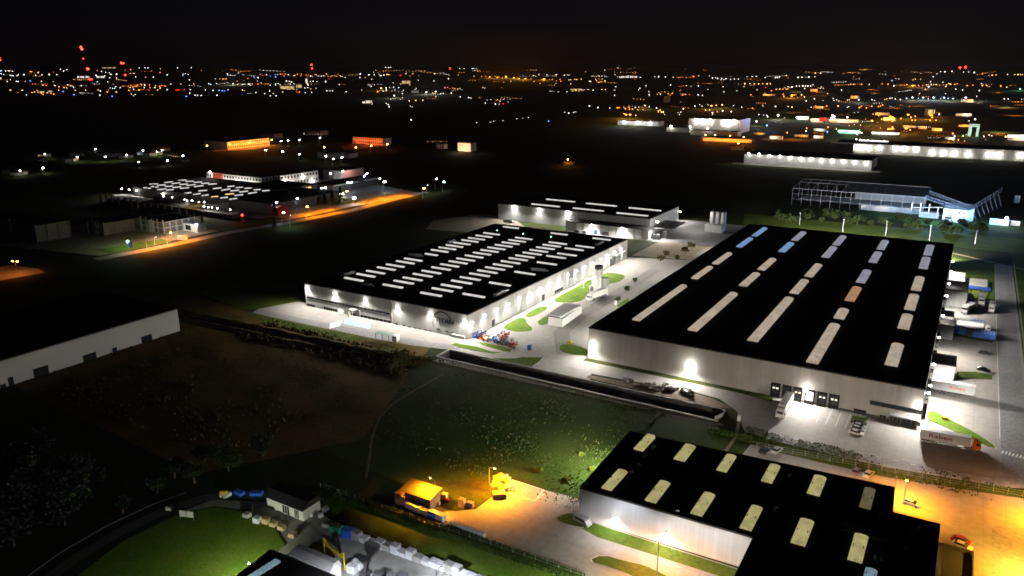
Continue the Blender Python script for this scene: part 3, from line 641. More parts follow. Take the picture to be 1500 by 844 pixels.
# east side: dock bays, lamps and canopy leaves
for (py,pw) in ((586,7000),(574,5000),(540,9000),(497,9000),(462,9000),(430,7000)):
    y,z=onX(1358 if py>560 else 1366,py,BXb+1.0); y=max(y,BYa+1.5)
    y=P(1362,py+26,0)[1]-0; y=max(y,BYa+2)
    wall_lamp(B,BXb,y,8.5,1,0,pw,r=.45,tilt=.6,cone=165,size=.3,arm=1.1)
for y,pw in ((418,9000),(446,8000),(470,5000)): wall_lamp(B,BXb,y,9.5,1,0,pw,r=.4,tilt=.9,cone=165,size=.3,arm=1.1)  # lamps added to brighten the north end of the east yard
for y in (268.5,273,277.5,282,286.5,291.5,296,300.5,326,331,336,341,346,351,391,396,401,406):
    m=MB(); m.box(BXb+.003,BXb+1.1,y-1.9,y-1.5,0,4.6); m.box(BXb+.003,BXb+1.1,y+1.5,y+1.9,0,4.6); m.box(BXb+.003,BXb+1.2,y-1.9,y+1.9,4.61,5.0)
    dk=part('dock_shelter',m,'rubber',B); m=MB(); m.box(BXb+.004,BXb+.15,y-1.49,y+1.49,.6,4.4); part('dock_door',m,'steel_dark',B,under=dk)
for (y0,y1,h_,x1) in ((305.5,317.5,6.0,5.0),(356.5,366,6,3.0),(371.5,380,6,2.2),(412,431,8,6.5)):
    m=MB(); m.box(BXb+.003,x1,y0,y1,0,h_); a=part('annex',m,'panel_grey',B); m=MB(); m.box(BXb+.004,x1+.15,y0-.15,y1+.15,h_+.003,h_+.3); part('roof',m,'roof_membrane',B,under=a)
# lamps on the back wall light the verge
for x in (-98,-70,-42,-14):
    wall_lamp(B,x,BYb,9.5,0,1,150000,r=.4,tilt=1.5,cone=98,size=.4,arm=1)
wall_lamp(B,BXa,470,8,-1,0,9000,r=.3,tilt=.9,cone=170); wall_lamp(B,BXa,400,8,-1,0,9000,r=.3,tilt=.9,cone=170); wall_lamp(B,BXa,285,8,-1,0,7000,r=.3,tilt=.9,cone=170); wall_lamp(B,BXa,330,8,-1,0,9000,r=.3,tilt=.9,cone=170)  # unseen west wall lamps; the southernmost is added to brighten the court road

# ------------------------------------------------ the foreground hall
FH=8.6
fpoly=[(-73.6,156),(-30.6,156.9),(-30.2,108),(5.3,108),(5.3,184.4),(-4.7,184.2),(-5.3,197),(-74.9,191.8)]
G=thing('warehouse','dark roofed hall in the foreground with yellowish rooflights and a plain white front wall','warehouse',(-38,172,0))
wl,grf=shell(G,fpoly,FH,'panel_white'); zg=FH-.35
SG=[((883,714),(897.5,718),(902.5,687),(918,690),'sky_fg'),((946,732),(962.5,736),(964,704),(981,706.5),'sky_fg'),((1013,751),(1030,755),(1029,721),(1047,724),'sky_fg'),((1085,772),(1102.5,776.5),(1099,740),(1116,743),'sky_fg'),((1160,794),(1182,799),(1170,759),(1191,763),'sky_fg'),((1244,819),(1265,823.5),(1249,781.5),(1271,784),'sky_fg'),
((929.5,657),(944,660),(945,636),(959.5,638),'sky_fg'),((987.5,671.5),(1005,675),(1002.5,650),(1017.5,653.5),'sky_fg'),((1050,687),(1065,691),(1064,665),(1078,668),'sky_fg'),((1115,703),(1132.5,707),(1127.5,680),(1142,682),'sky_fg'),((1184,721.5),(1203,726),(1190.5,696),(1209,698.5),'sky_fg'),((1260,741.5),(1277.5,745),(1265,714.5),(1281,716),'sky_fg_dim'),((1264,850),(1284,852),(1267,832),(1284,835),'sky_fg_cool')]
for s in SG:
    q=[P(*c,zg+.4) for c in s[:4]]; xl=(q[0][0]+q[2][0])/2; xr=(q[1][0]+q[3][0])/2; y0=(q[0][1]+q[1][1])/2; y1=(q[2][1]+q[3][1])/2
    sk=part('skylight',vault(xl,xr,y0,y1,zg,.4,.3,'y'),s[4],G,under=grf)
    m=MB(); ym=(y0+y1)/2; xm2=(xl+xr)/2
    for k in (-.35,.35): m.box(xm2+k*(xr-xl)-.08,xm2+k*(xr-xl)+.08,ym-.45,ym+.45,zg+.62,zg+.74)
    part('vent_hinge',m,'steel_dark',G,under=grf)
for (px,py) in ((956,654.5),(943,666.5),(934,681),(924,691),(857,709.5),(990.5,748.5),(1155,696),(1135,744),(1289,752),(1344,773),(1366,778),(1325,804)):
    x,y=P(px,py,zg+.6); m=MB(); m.cyl(x,y,zg,zg+.7,.22,n=8); m.tube((x,y,zg+.7),(x+.55,y+.1,zg+.95),.22,n=8); m.cyl(x+.55,y+.1,zg+.55,zg+.95,.25,n=8); part('vent_pipe',m,'steel',G,under=grf)
# ducts on the roof at right
a=P(1236,768,zg+.5); b9=P(1322,787,zg+.5); m=MB(); m.box(a[0],b9[0],a[1]-.5,a[1]+.5,zg+.25,zg+1.1); m.box(a[0],b9[0],a[1]-2.3,a[1]-1.7,zg+.2,zg+.7); part('roof_duct',m,'steel_dark',G,under=grf)
a=P(1336,768,zg+.5); m=MB(); m.box(a[0]-.3,a[0]+.3,120,183,zg,zg+.45); part('upstand',m,'steel_dark',G,under=grf)
hvac(G,grf,*P(1287,815,zg+.5),zg,3,1.8,1.2,PI/2)
for (px,py,pw) in ((903,755,4200),(977,777,4800)):
    x,z=onY(px,py,156.2); wall_lamp(G,x,156.2,z,0,-1,pw*.8,r=.24,tilt=.4,cone=174,size=.3,arm=1.8,scallop=120)
for x in (-60,-46,-36): plight(G,(x,151.5,8.2),1000,(.86,.88,1) if x<-50 else (1,.88,.82),aim=(0,.7,-1),cone=165,size=.5,soft=150)  # added tinted fill lights before the front wall, no lamps stand there
wall_lamp(G,-74.2,178,6.5,-1,0,20000,r=.25,tilt=.9,cone=170,col=(1,.95,.8)); wall_lamp(G,-46,193.8,6.5,0,1,3500,r=.2,tilt=.8,cone=165,col=(1,.85,.7)); wall_lamp(G,-18,195.8,6.5,0,1,3500,r=.2,tilt=.8,cone=165,col=(1,.85,.7))  # the two rear wall lamps are unseen, added to brighten the rear parking
m=MB(); x,y=P(1313,755,2); m.box(-4.6,-2.2,184.4,184.6,2.9,3.05); m.box(-4.6,-2.2,186,186.12,2.9,3.05); m.box(-4.6,-4.5,184.4,186.1,0,3.04); m.box(-2.3,-2.2,184.4,186.1,0,3.03); part('porch',m,'steel_dark',G)
LB=thing('fenced_bay','dark pit with railing beside the dark roofed hall and orange car park','storage bay',(9.3,178,0))
m=MB(); m.box(5.6,13,165,188.4,0,.5); m.box(5.6,13,188.42,188.7,0,1.6); m.box(12.8,13.05,165,188.3,.51,1.6); part('low_wall',m,'dark_concrete',LB)
m=MB(); m.box(5.8,12.7,165.2,188.2,.51,.6); part('floor_slab',m,'steel_dark',LB)

# ------------------------------------------------ two storey hall behind the factory
K=thing('warehouse','grey hall behind the factory with six strip rooflights and a lit lower loading canopy','warehouse',(-240,520,0))
shp=rect(-306,-183.5,490,548); wl,krf=shell(K,shp,12,'panel_grey')
for (p,q) in (((779,299),(821.5,302.5)),((800.5,292),(842,296)),((839.5,305),(884,309.5)),((859,298),(902.5,302.5)),((903.5,312),(950.5,316)),((921.5,304.5),(968,309))):
    a=P(*p,11.9); c=P(*q,11.9); part('skylight',vault(a[0],c[0],a[1]-.9,a[1]+.9,11.65,.5,.3,'x'),'sky_titan',K,under=krf)
m=MB(); m.box(-242,-180,478,489.95,0,6.6); ax=part('loading_annex',m,'panel_white',K); m=MB(); m.box(-242.5,-179.5,477.2,489.96,6.62,7.0); part('roof',m,'roof_membrane',K,under=ax)
for k in range(9):
    m=MB(); m.box(-234+6.2*k,-233.7+6.2*k,477.7,477.99,0,6.6); part('post',m,'steel',K,under=ax)
for (px,py,pw,r_) in ((752.5,303,9000,1.0),(789.5,307,9000,.8),(831,311.5,9000,.9),(963,325,14000,.9)):
    x,z=onY(px,py,489); wall_lamp(K,x,490,z,0,-1,pw,r=r_,tilt=.6,cone=165,size=.4,arm=1.2,col=(1,.96,.9))
for (px,py) in ((866,327),(911,332)):
    x,z=onY(px,py,475.5); wall_lamp(K,x,478,6.2,0,-1,9000,r=.65,tilt=.3,cone=176,size=.4,arm=2.2)
for (px,py) in ((998,310.5),(997.5,329)):
    y,z=onX(px,py,-182); wall_lamp(K,-183.5,y,z,1,0,6000,r=.55,tilt=.6,cone=165,arm=1)
m=MB(); m.add([(-183.3,484,6.2),(-168,492,6.2),(-168,520,6.2),(-183.3,520,6.2),(-183.3,484,5.9),(-168,492,5.9),(-168,520,5.9),(-183.3,520,5.9)],[(0,1,2,3),(7,6,5,4),(0,4,5,1),(1,5,6,2),(2,6,7,3),(3,7,4,0)]); part('side_canopy',m,'steel_dark',K)

# ------------------------------------------------ white wall building at the left edge
W=thing('warehouse','plain dim white hall cut by the left picture edge, with small dark doors','warehouse',(-310,150,0))
shell(W,rect(-345,-287.5,90,197),10.2,'panel_plain')
for (a,c,hh) in ((832,894,26),(660,686,18),(490,567,25),(200,287,32),(52,82,30),(0,34,14)):
    y0=onX(a/4,430+(300-(a-832)*-.0)/4,-287.5)
    ya,_=onX(a/4,430+{832:300,660:350,490:408,200:490,52:540,0:545}[a]/4,-287.5); yb,_=onX(c/4,430+{894:285,686:342,567:385,287:462,82:525,34:540}[c]/4,-287.5)
    m=MB(); m.box(-287.49,-287.3,ya,yb,0,hh/9.5); part('door',m,'glass_dark',W)

# ------------------------------------------------ guard house with folded white roof and silo tower in the court
gx,gy=P(803,478); GH=thing('gatehouse','small white pavilion with a sloping folded roof on the lit concrete court','pavilion',(*P(822,470),0))
a=P(803,478);b_=P(825,478);c_=P(852,452);d_=P(832,446)
m=MB(); m.prism([P(803,476),P(823.5,479.5),P(852,459),P(829,456)],0,3.6); part('wall',m,'trim_white',GH)
m=MB(); e=[P(801,460,4.8),P(822,464,4.1),P(851,447,5.0),P(829,443,5.4)]; z_=[4.8,4.1,5.0,5.4]
m.add([(p[0],p[1],q) for p,q in zip(e,z_)]+[(p[0],p[1],q-.35) for p,q in zip(e,z_)],[(0,1,2,3),(7,6,5,4),(0,4,5,1),(1,5,6,2),(2,6,7,3),(3,7,4,0)]); part('roof',m,'tarp_white',GH)
m=MB(); q=P(812,476.8); m.cbox(q[0],q[1]+.1,4.0,5,.2,.5,.1); part('window',m,'glass_dark',GH)
x,y=P(876,432); S=thing('silo_tower','tall slim white tower with dark top standing on the lawn beside a parked lorry','silo',(x,y,0))
m=MB(); m.cyl(x,y,0,13.6,1.6,1.6,20); m.cyl(x,y,0,1.2,2.2,2.2,20); part('shaft',m,'trim_white',S,smooth=False)
m=MB(); m.cyl(x,y,13.61,15.2,2.1,2.1,16); part('head',m,'steel_dark',S)
m=MB(); m.box(x+1.9,x+4.3,y+.5,y+3,0,9.0); part('stair_shaft',m,'steel',S)
m=MB(); m.cyl(x-3.2,y-1.5,0,4.2,.9,.9,10); m.cyl(x-3.2,y-1.5,4.2,4.9,.9,.3,10); part('filter_tank',m,'steel',S)
m=MB(); x0,y0=P(843,422); 
for k in range(3): m.bar((x0+4*k,y0+1.5*k,0),(x0+4*k,y0+1.5*k,5),.18)
m.bar((x0-3,y0-1.1,5),(x0+8,y0+3,5),.2); m.bar((x0,y0,5),(x0-1,y0+4,5),.15); m.bar((x0+4,y0+1.5,5),(x0+3,y0+5.5,5),.15)
o=obj('pipe_rack',m,'trim_white'); tag(o,'thin white pipe rack on three posts on the lawn left of the silo tower','pipe rack')
# cylinders and block north of the court
x,y=P(1050,340); S=thing('silo_group','three upright steel silos behind a low white plant house at the far warehouse corner','silos',(x,y,0))
m=MB(); m.box(x-8,x+4,y-3,y+4,0,5.2); part('plant_house',m,'panel_white',S)
for k in range(3): m=MB(); m.cyl(x-5.5+3.9*k,y+6.2,0,13.2,1.85,n=14); m.cyl(x-5.5+3.9*k,y+6.2,13.2,13.9,1.85,.6,14); part('silo',m,'steel',S)
plight(S,(x-14,y-6,9),1500,LED,kind='POINT',size=.5)
# ------------------------------------------------ small building by the lower yard
H=thing('workshop','low house with dark pitched roof and pale front at the lower yard edge','workshop',(-139,121.5,0))
hx0,hx1,hy0,hy1=-145.6,-132.6,118.6,124.6
m=MB(); m.prism(rect(hx0,hx1,hy0,hy1),0,3.2); part('wall',m,'trim_white',H)
m=MB(); m.profile([(hy0-.6,3.21),(hy1+.6,3.21),(hy1-.9,4.8),(hy0+1.6,4.8)],hx0-.5,hx1+.5,'x'); part('roof',m,'roof_membrane',H)
for x0,x1 in ((-139.9,-137.4),(-135.6,-134)):
    m=MB(); m.box(x0,x1,hy0-.06,hy0-.003,.2,2.5); wn=part('window',m,'glass_dark',H); f=MB()
    for k in range(4): xx=x0+(x1-x0)*k/3; f.box(xx-.06,xx+.06,hy0-.1,hy0-.061,.2,2.5)
    part('frame',f,'trim_white',H,under=wn)
H=thing('shed','long shed with a flat sheet roof lit orange by a street lamp, two grey doors','shed',(-113.2,141.2,0))
x0,y0=P(597,733); hx0,hx1,hy0,hy1=-117.4,-108.2,139.3,143.6
m=MB(); m.prism(rect(hx0,hx1,hy0,hy1),0,3.2); part('wall',m,'wood',H)
m=MB(); m.add([(hx0-.5,hy0-.7,3.3),(hx1+.5,hy0-.7,3.3),(hx1+.5,hy1+.4,4.2),(hx0-.5,hy1+.4,4.2),(hx0-.5,hy0-.7,3.15),(hx1+.5,hy0-.7,3.15),(hx1+.5,hy1+.4,4.05),(hx0-.5,hy1+.4,4.05)],[(0,1,2,3),(7,6,5,4),(0,4,5,1),(1,5,6,2),(2,6,7,3),(3,7,4,0)]); part('roof',m,'roof_metal',H)
for xx in (-116.6,-112.4): m=MB(); m.box(xx,xx+2.3,hy0-.06,hy0-.003,.1,2.6); part('door',m,'concrete',H)
# long white machine house bottom left and black roof in the corner
a=P(412,806,4);b_=P(505,834,4)
H=thing('long_hall','long low white hall with faceted sheet roof at the bottom beside the yellow gantry','hall',(-114,103,0))
m=MB(); hx0,hx1,hy0,hy1=-123.2,-109.2,103.7,107.3
m.box(hx0+1.2,hx1,hy0,hy1,0,3.0); part('wall',m,'panel_white',H)
m=MB(); m.add([(hx0,hy0-.1,2.2),(hx0,hy1+.1,2.2),(hx1+.1,hy0-.1,3.0),(hx1+.1,hy1+.1,3.0),(hx0+2.2,hy0+1.6,4.6),(hx0+2.2,hy1-.6,4.6),(hx1+.1,hy0+1.6,4.6),(hx1+.1,hy1-.6,4.6)],[(0,4,5,1),(0,2,6,4),(4,6,7,5),(1,5,7,3),(2,3,7,6)]); part('roof',m,'tarp_white',H)
H=thing('hall','corner of a black flat roof with one segmented rooflight at the bottom left','hall',(-118,92,0))
fp=[P(344,846,5.2),P(396,805,5.2),P(497,846,5.2),P(560,900,5.2),P(300,900,5.2)]
wl,r_=shell(H,fp,5.2,'panel_dark')
for k in range(5):
    y0=91.2+1.62*k; m=MB(); m.box(-121.3+.1*k,-119.7+.1*k,y0,y0+1.5,4.86,5.3); part('skylight',m,'sky_fg_cool',H,under=r_)
wall_lamp(H,*P(368,827,5.0),4.8,-1,.15,4200,col=(.95,1,.75),r=.2,tilt=1.1,cone=172,arm=.9)
# a pale hall wall lights: lamps over the lower yard
# ================================================================ STREET LAMPS
def street_lamp(x,y,h,label,col=SOD,mt='lamp_sodium',power=6000,arm=(1,0),r=.3,group=None,both=False,cat='street lamp',cone=172,soft=None):
    t=thing('street_lamp',label,cat,(x,y,0),group=group)
    m=MB(); m.tube((0,0,0),(0,0,h),.14,.08,6); m.cyl(0,0,0,.5,.25,n=8)
    obj('pole',m,'steel',t)
    for s in ((1,-1) if both else (1,)):
        a,b=arm[0]*s,arm[1]*s
        m=MB(); m.use('steel'); m.tube((0,0,h),(a*1.5,b*1.5,h+.25),.07,n=5); m.cbox(a*1.6,b*1.6,h+.27,.9,.4,.16,math.atan2(b,a)); m.use(mt); m.ball((a*1.6,b*1.6,h+.1),r,8,4,.5)
        obj('lamp_head',m,None,t)
        if power: light('SPOT',(a*1.6,b*1.6,h-.12),power,col,parent=t,aim=(0,0,-1),cone=cone,blend=.9,size=.25,soft=soft)
    return t
def sl(px,py,h,label,**k): x,y=P(px,py); return street_lamp(x,y,h,label,**k)
AMBER=(1,.31,.005)
sl(638,738,7.0,'street lamp with orange light right beside the shed',col=AMBER,power=46000,cone=150,soft=260,arm=(-1,.1),r=.28)
sl(717,719,7.0,'street lamp with orange light by the rubble heap',col=AMBER,power=80000,cone=158,soft=400,arm=(1,.15),r=.3)
x,y=P(962,846); street_lamp(x,y,8,'orange street lamp in the yard below the white front wall',col=AMBER,power=9000,cone=168,arm=(-.3,.6),r=.25)
sl(840,762,7.2,'unlit thin lamp pole on the dark island left of the white front wall',mt='lamp_white',power=0,r=.01,arm=(.2,.1))
x,y=P(1323,738); street_lamp(x,y,6.5,'orange street lamp behind the dark roof beside the cream car',col=AMBER,soft=250,power=38000,arm=(0,.3),r=.35)
x,y=P(1300,738); street_lamp(-5.6,206,6.5,'dimmer orange street lamp just behind the roof corner',col=AMBER,power=2500,arm=(0,.3),r=.2)
street_lamp(29.5,213.5,7.5,'brightest orange street lamp at the right edge of the car park',col=AMBER,power=64000,soft=420,arm=(-1,0),r=.4)
street_lamp(26,186,8,'orange street lamp outside the lower right edge of the car park',col=(1,.47,.04),power=46000,soft=420,arm=(-1,0),r=.3)
street_lamp(25.5,227,7,'small dim lamp by the dark hedge at the right edge',col=WHITE,mt='lamp_white',power=800,arm=(-1,0),r=.22)
# cool flood masts over the courts
def mast(x,y,h,label,power,col=LED,r=.4,mt='lamp_led',**k): return street_lamp(x,y,h,label,col=col,mt=mt,power=power,r=r,cat='floodlight',**k)
# small posts along the track behind the big warehouse
for i,(px,py,h) in enumerate(((1171,330,9),(1234,340,9),(1297,345,10),(1361,352,10),(1428,358,9))):
    x,y=P(px,py); t=thing('post',f'{("first","second","third","fourth","fifth")[i]} from left of five thin pale posts along the track behind the big warehouse','post',(x,y,0),group='posts along the back track')
    m=MB(); m.tube((0,0,0),(0,0,h),.16,.1,6); m.cbox(0,0,h,1.4,.12,.12); obj('pole',m,'steel',t)
# right hand fence line and street by east road
f=thing('fence','thin wire fence on pale posts along the far side of the east road','fence',(28.6,380,0))
m=MB()
for k in range(56): m.tube((28.6,245+5*k,0),(28.6,245+5*k,2.2),.05,n=4)
part('post',m,'steel',f); f.children[0]['kind']='stuff'
m=MB(); 
for z in (.5,1.3,2.1): m.box(28.58,28.62,245,520,z,z+.04)
part('wire',m,'steel',f)
def hedge_fence(name,label,a,b,n,h=1.8):
    f=thing(name,label,'fence',((a[0]+b[0])/2,(a[1]+b[1])/2,0)); m=MB()
    for k in range(n+1): t=k/n; x=a[0]+(b[0]-a[0])*t; y=a[1]+(b[1]-a[1])*t; m.tube((x,y,0),(x,y,h),.05,n=4)
    for z in (.3,1,1.7): m.bar((a[0],a[1],z),(b[0],b[1],z),.03)
    part('mesh_panel',m,'steel',f); return f
hedge_fence('fence','wire fence running along the weedy strip below the orange yard',(-140,132.2),(-62,134.4),26)
hedge_fence('fence','wire fence at the foot of the hedge behind the rear parking',(-44,217.5),(24,226),20)
# ================================================================ VEHICLES
def wheel(root,x,y,r,wd,parent=None):
    m=MB(); m.use('rubber'); m.tube((x,y-wd/2,r),(x,y+wd/2,r),r,n=12); m.use('steel'); m.tube((x,y-wd/2-.01,r),(x,y+wd/2+.01,r),r*.5,n=8)
    return obj('wheel',m,None,parent or root)
def make_car(label,paint,loc,rz,group=None,van=False):
    t=thing('parked_car',label,'car',loc,rz,group)
    m=MB(); L=4.4; 
    if van: side=[(-2.4,.35),(2.4,.35),(2.45,.9),(2.0,1.15),(1.45,1.95),(-2.35,2.0),(-2.45,1.0)]
    else: side=[(-2.15,.3),(2.1,.3),(2.2,.65),(1.95,.82),(1.05,.95),(-1.6,1.0),(-2.15,.95)]
    m.profile([(u,z) for u,z in side],-.88,.88,'y') if False else None
    vs=[];n=len(side)
    for yy,ins in ((-.88,0),(.88,0)): vs+=[(u,yy,z) for u,z in side]
    m.add(vs,[tuple(range(n)),tuple(range(2*n-1,n-1,-1))]+[(i,n+i,n+(i+1)%n,(i+1)%n) for i in range(n)])
    obj('body',m,paint,t)
    if not van:
        m=MB(); m.add([(-1.75,-.82,.99),(1.15,-.82,.94),(1.15,.82,.94),(-1.75,.82,.99),(-1.2,-.66,1.44),(.35,-.66,1.46),(.35,.66,1.46),(-1.2,.66,1.44)],[(0,1,5,4),(1,2,6,5),(2,3,7,6),(3,0,4,7)]); cb=obj('windows',m,'glass_dark',t)
        m=MB(); m.cbox(-.42,0,1.475,1.6,1.36,.06); obj('car_roof',m,paint,t)
    else:
        m=MB(); m.add([(1.98,-.8,1.17),(1.98,.8,1.17),(1.5,.74,1.88),(1.5,-.74,1.88)],[(0,1,2,3)]); m.box(-1.9,1.3,-.892,-.882,1.25,1.75); m.box(-1.9,1.3,.882,.892,1.25,1.75); obj('windows',m,'glass_dark',t)
    for x in (-1.35,1.35):
        for s in (-1,1): wheel(t,x,s*.8,.32,.22)
    for s in (-.6,.6):
        m=MB(); m.box(2.13 if not van else 2.4,2.24 if not van else 2.48,s-.18,s+.18,.58,.76); obj('headlight',m,'trim_white',t)
        m=MB(); m.box(-2.22 if not van else -2.5,-2.14 if not van else -2.4,s-.18,s+.18,.68,.86); obj('tail_light',m,'car_red',t)
    return t
def make_lorry(label,loc,rz,cab='car_white',box='tarp_white',side='tarp_white',L=13.4,H=4.0,cabbed=True,group=None,cat='lorry'):
    """x forward: trailer from 0 back to -L, tractor in front"""
    t=thing('lorry' if cabbed else 'trailer',label,cat,loc,rz,group)
    m=MB(); m.box(-L,0,-1.25,1.25,1.1,H); tr=obj('trailer_body',m,side,t)
    m=MB(); m.box(-L-.03,.03,-1.27,1.27,H+.002,H+.07); obj('roof',m,box,t,None)
    m=MB(); m.box(-L+.2,-.4,-.5,.5,.75,1.09); m.box(-L+.3,-L+4.2,-1.2,-1.1,.5,1.09); m.box(-L+5,-3.4,-1.22,-1.15,.5,1.0); m.box(-L+5,-3.4,1.15,1.22,.5,1.0); obj('chassis',m,'steel_dark',t)
    for x in (-L+1.6,-L+2.9,-L+4.2):
        for s in (-1,1): wheel(t,x,s*1.05,.5,.34)
    m=MB(); m.box(-L-.06,-L-.031,-1.1,1.1,1.3,H-.2); obj('rear_door',m,'steel',t)
    if cabbed:
        m=MB(); m.add([(.6,-1.2,.7),(2.75,-1.2,.7),(2.75,1.2,.7),(.6,1.2,.7),(.6,-1.2,H-.35),(2.45,-1.2,2.9),(2.45,1.2,2.9),(.6,1.2,H-.35),(2.75,-1.2,1.9),(2.75,1.2,1.9),(1.5,-1.15,H-.35),(1.5,1.15,H-.35)],
           [(0,3,2,1),(0,1,8,5,10,4),(3,7,11,6,9,2),(1,2,9,8),(8,9,6,5),(5,6,11,10),(10,11,7,4),(0,4,7,3)]); cb=obj('cab',m,cab,t)
        m=MB(); m.add([(2.77,-1.05,1.95),(2.77,1.05,1.95),(2.48,1.05,2.82),(2.48,-1.05,2.82)],[(0,1,2,3)]); m.box(1.4,2.2,-1.215,-1.205,1.9,2.7); m.box(1.4,2.2,1.205,1.215,1.9,2.7); obj('windscreen',m,'glass_dark',cb)
        for s in (-.9,.9):
            m=MB(); m.box(2.75,2.82,s-.18,s+.18,.9,1.15); obj('headlight',m,'trim_white',cb)
            m=MB(); m.cbox(2.3,s*1.5,2.3,.2,.25,.6); obj('mirror',m,'steel_dark',cb)
        m=MB(); m.box(-1.6,2.4,-.5,.5,.5,.74); obj('tractor_frame',m,'steel_dark',t)
        for x in (-1.0,1.7):
            for s in (-1,1): wheel(t,x,s*1.02,.5,.34)
    return t
# the brown lettered lorry at the right and its twin trailer at the dock
h=R(4)
LR=make_lorry('lorry with orange cab and a brown name on its white trailer, by the grass island',(11.2,249.6,0),h,cab='paint_orange',H=3.9,side='trim_white')
bd=[c for c in LR.children if c.name.startswith('trailer_body')][0]
text3d('Raben',1.75,(-8.0,-1.28,2.55),Matrix.Rotation(PI/2,3,'X'),'brown_text',bd,.02,bold=.03,xscale=1.5)
L2=make_lorry('white trailer with faint name on its side backed to the east docks without a tractor',(11.8,293.6,0),R(1),H=4.2,cabbed=False,cat='trailer')
bd=[c for c in L2.children if c.name.startswith('trailer_body')][0]
text3d('Raben',1.3,(-5.4,-1.28,2.7),Matrix.Rotation(PI/2,3,'X'),'paint_orange',bd,.02,bold=.02,xscale=1.5)
make_lorry('white lorry backed up to the second dock from the left of the warehouse front',(-42.6,243.6,0),R(-90),H=4.0,L=12.6)
x,y=P(866,440); make_lorry('white lorry parked below the silo tower beside the grass',(x,y,0),R(-100),H=3.9,L=13,side='panel_warm')
x,y=P(1413,467); make_lorry('pale trailer with ribbed cover parked among blue tanks at the east docks',(14,376,0),R(-3),H=3.9,L=13.4)
# trucks at the north east corner
TRK=[((4,420),R(-95),'van body lorry nearest the warehouse wall in the north east yard'),((8.5,421),R(-85),'second lorry from the wall in the north east yard'),((13,424),R(-90),'third lorry from the wall in the north east yard, cab toward the road'),((17.2,412),R(-92),'lorry standing apart beside the road edge in the north east yard'),((7,404),R(-110),'short lorry turned askew in front of the row in the north east yard')]
for i,((x,y),a,lb) in enumerate(TRK): make_lorry(lb,(x,y,0),a,H=3.6,L=6.5 if i%2 else 8,cab='car_white',side='car_silver' if i%2 else 'box_white',group='lorries in the north east yard')
t=thing('canopy','bright blue flat roof of a shelter at the north end of the east yard','shelter',(8.5,437,0))
m=MB(); m.box(1,16.5,433.5,440.5,4.2,4.5); part('roof',m,'tarp_blue',t); m=MB()
for x in (1.5,8,15.8):
    for y in (434,440): m.box(x,x+.25,y,y+.25,0,4.2)
part('post',m,'steel',t)
t=thing('frame_gate','white goal-like steel frame standing north of the blue shelter','frame',(9,448,0)); m=MB()
for x in (4,9.5,14): m.bar((x,448,0),(x,448,3.2),.2)
m.bar((4,448,3.2),(14,448,3.2),.2); part('frame',m,'trim_white',t)
t=thing('plant_room','low pale plant room with three openings against the warehouse back corner','annex',(2,456,0)); m=MB(); m.box(-2.6,5,450,474,0,3.2); part('wall',m,'panel_warm',t); m=MB(); m.box(5,15.5,452,472,.0,1.2); part('ramp',m,'concrete',t)
for k in range(3): m=MB(); m.box(5.004,5.1,452.5+6*k,456.5+6*k,1.3,2.8); part('opening',m,'steel_dark',t)
# blue tank stacks: every tank a crate of its own kind
def ibc(root_label,loc,nx,ny,rz,mt='box_blue',grp=None,cell=1.2,hgt=2.3,name='tank_stack'):
    t=thing(name,root_label,'crates',loc,rz,grp)
    for i in range(nx):
        for j in range(ny):
            m=MB(); m.use(mt); m.box(i*cell,i*cell+cell-.08,j*cell,j*cell+cell-.08,.1,hgt); m.use('trim_white'); m.cbox(i*cell+cell/2,j*cell+cell/2,hgt+.03,.5,.3,.08); obj('tank',m,None,t)
    return t
ibc('block of blue caged tanks by the road, two dozen in rows',(10.2,366.2,0),7,4,R(-1),cell=1.2)
ibc('block of blue tanks next to the dark annex, left of the larger block',(1.4,367,0),5,4,0,mt='box_blue')
ibc('small lot of blue tanks on the grass behind the pale trailer',(9.5,383,0),4,3,0)
ibc('pale grey crates stacked by the annex behind the pale trailer',(1.5,382.5,0),6,2,0,mt='box_white',hgt=1.6)
# cars
CARS=[((1259,622),R(-3),'car_black','black car parked at the top of the row of four behind the loading dock'),((1258.5,626.5),R(-3),'car_silver','silver car, second in the row of four right of the loading dock'),((1256,630.5),R(-4),'car_silver','silver car, third in the row of four right of the loading dock'),((1254,636.5),R(-4),'car_white','white car at the near end of the row of four right of the loading dock')]
for (q,a,pt,lb) in CARS: make_car(lb,pt,(*P(*q),0),a,'cars beside the loading dock')
for (q,a,pt,lb,vn) in [((1138,662),R(75),'car_silver','silver car behind the foreground hall, right one of two close together',0),((1119,662),R(78),'car_black','dark car behind the foreground hall, leftmost of the parked cars',0),((1254,693),R(80),'car_grey','grey car behind the roof edge, left neighbour of the pale van',0),((1272,697),R(78),'car_silver','pale car behind the roof edge at the start of the orange light',0),
    ((1335,740),R(-12),'car_white','cream coloured car alone on the orange lit car park',0),((1409,803),R(-14),'car_white','pale estate car with dark roof at the lower right of the car park',0),((1408,795),R(-14),'car_red','dark red car tucked behind the pale estate at the lower right',0),((1442,519),R(-6),'car_black','black car standing on the pale east yard',0),((853,767),R(-14),'car_silver','pale van parked on the dark island at the corner of the white front wall',1),((1162,0),0,None,None,0)]:
    if pt: make_car(lb,pt,(*P(*q),0),a,van=bool(vn))
for i,(q,a,pt) in enumerate((((1440,543),R(5),'car_black'),((1400,425),R(0),'car_white'))):
    make_car(('dark low car on the edge of the east island','white car beside the black dock annex at the north of the east yard')[i],pt,(*P(*q),0),a)
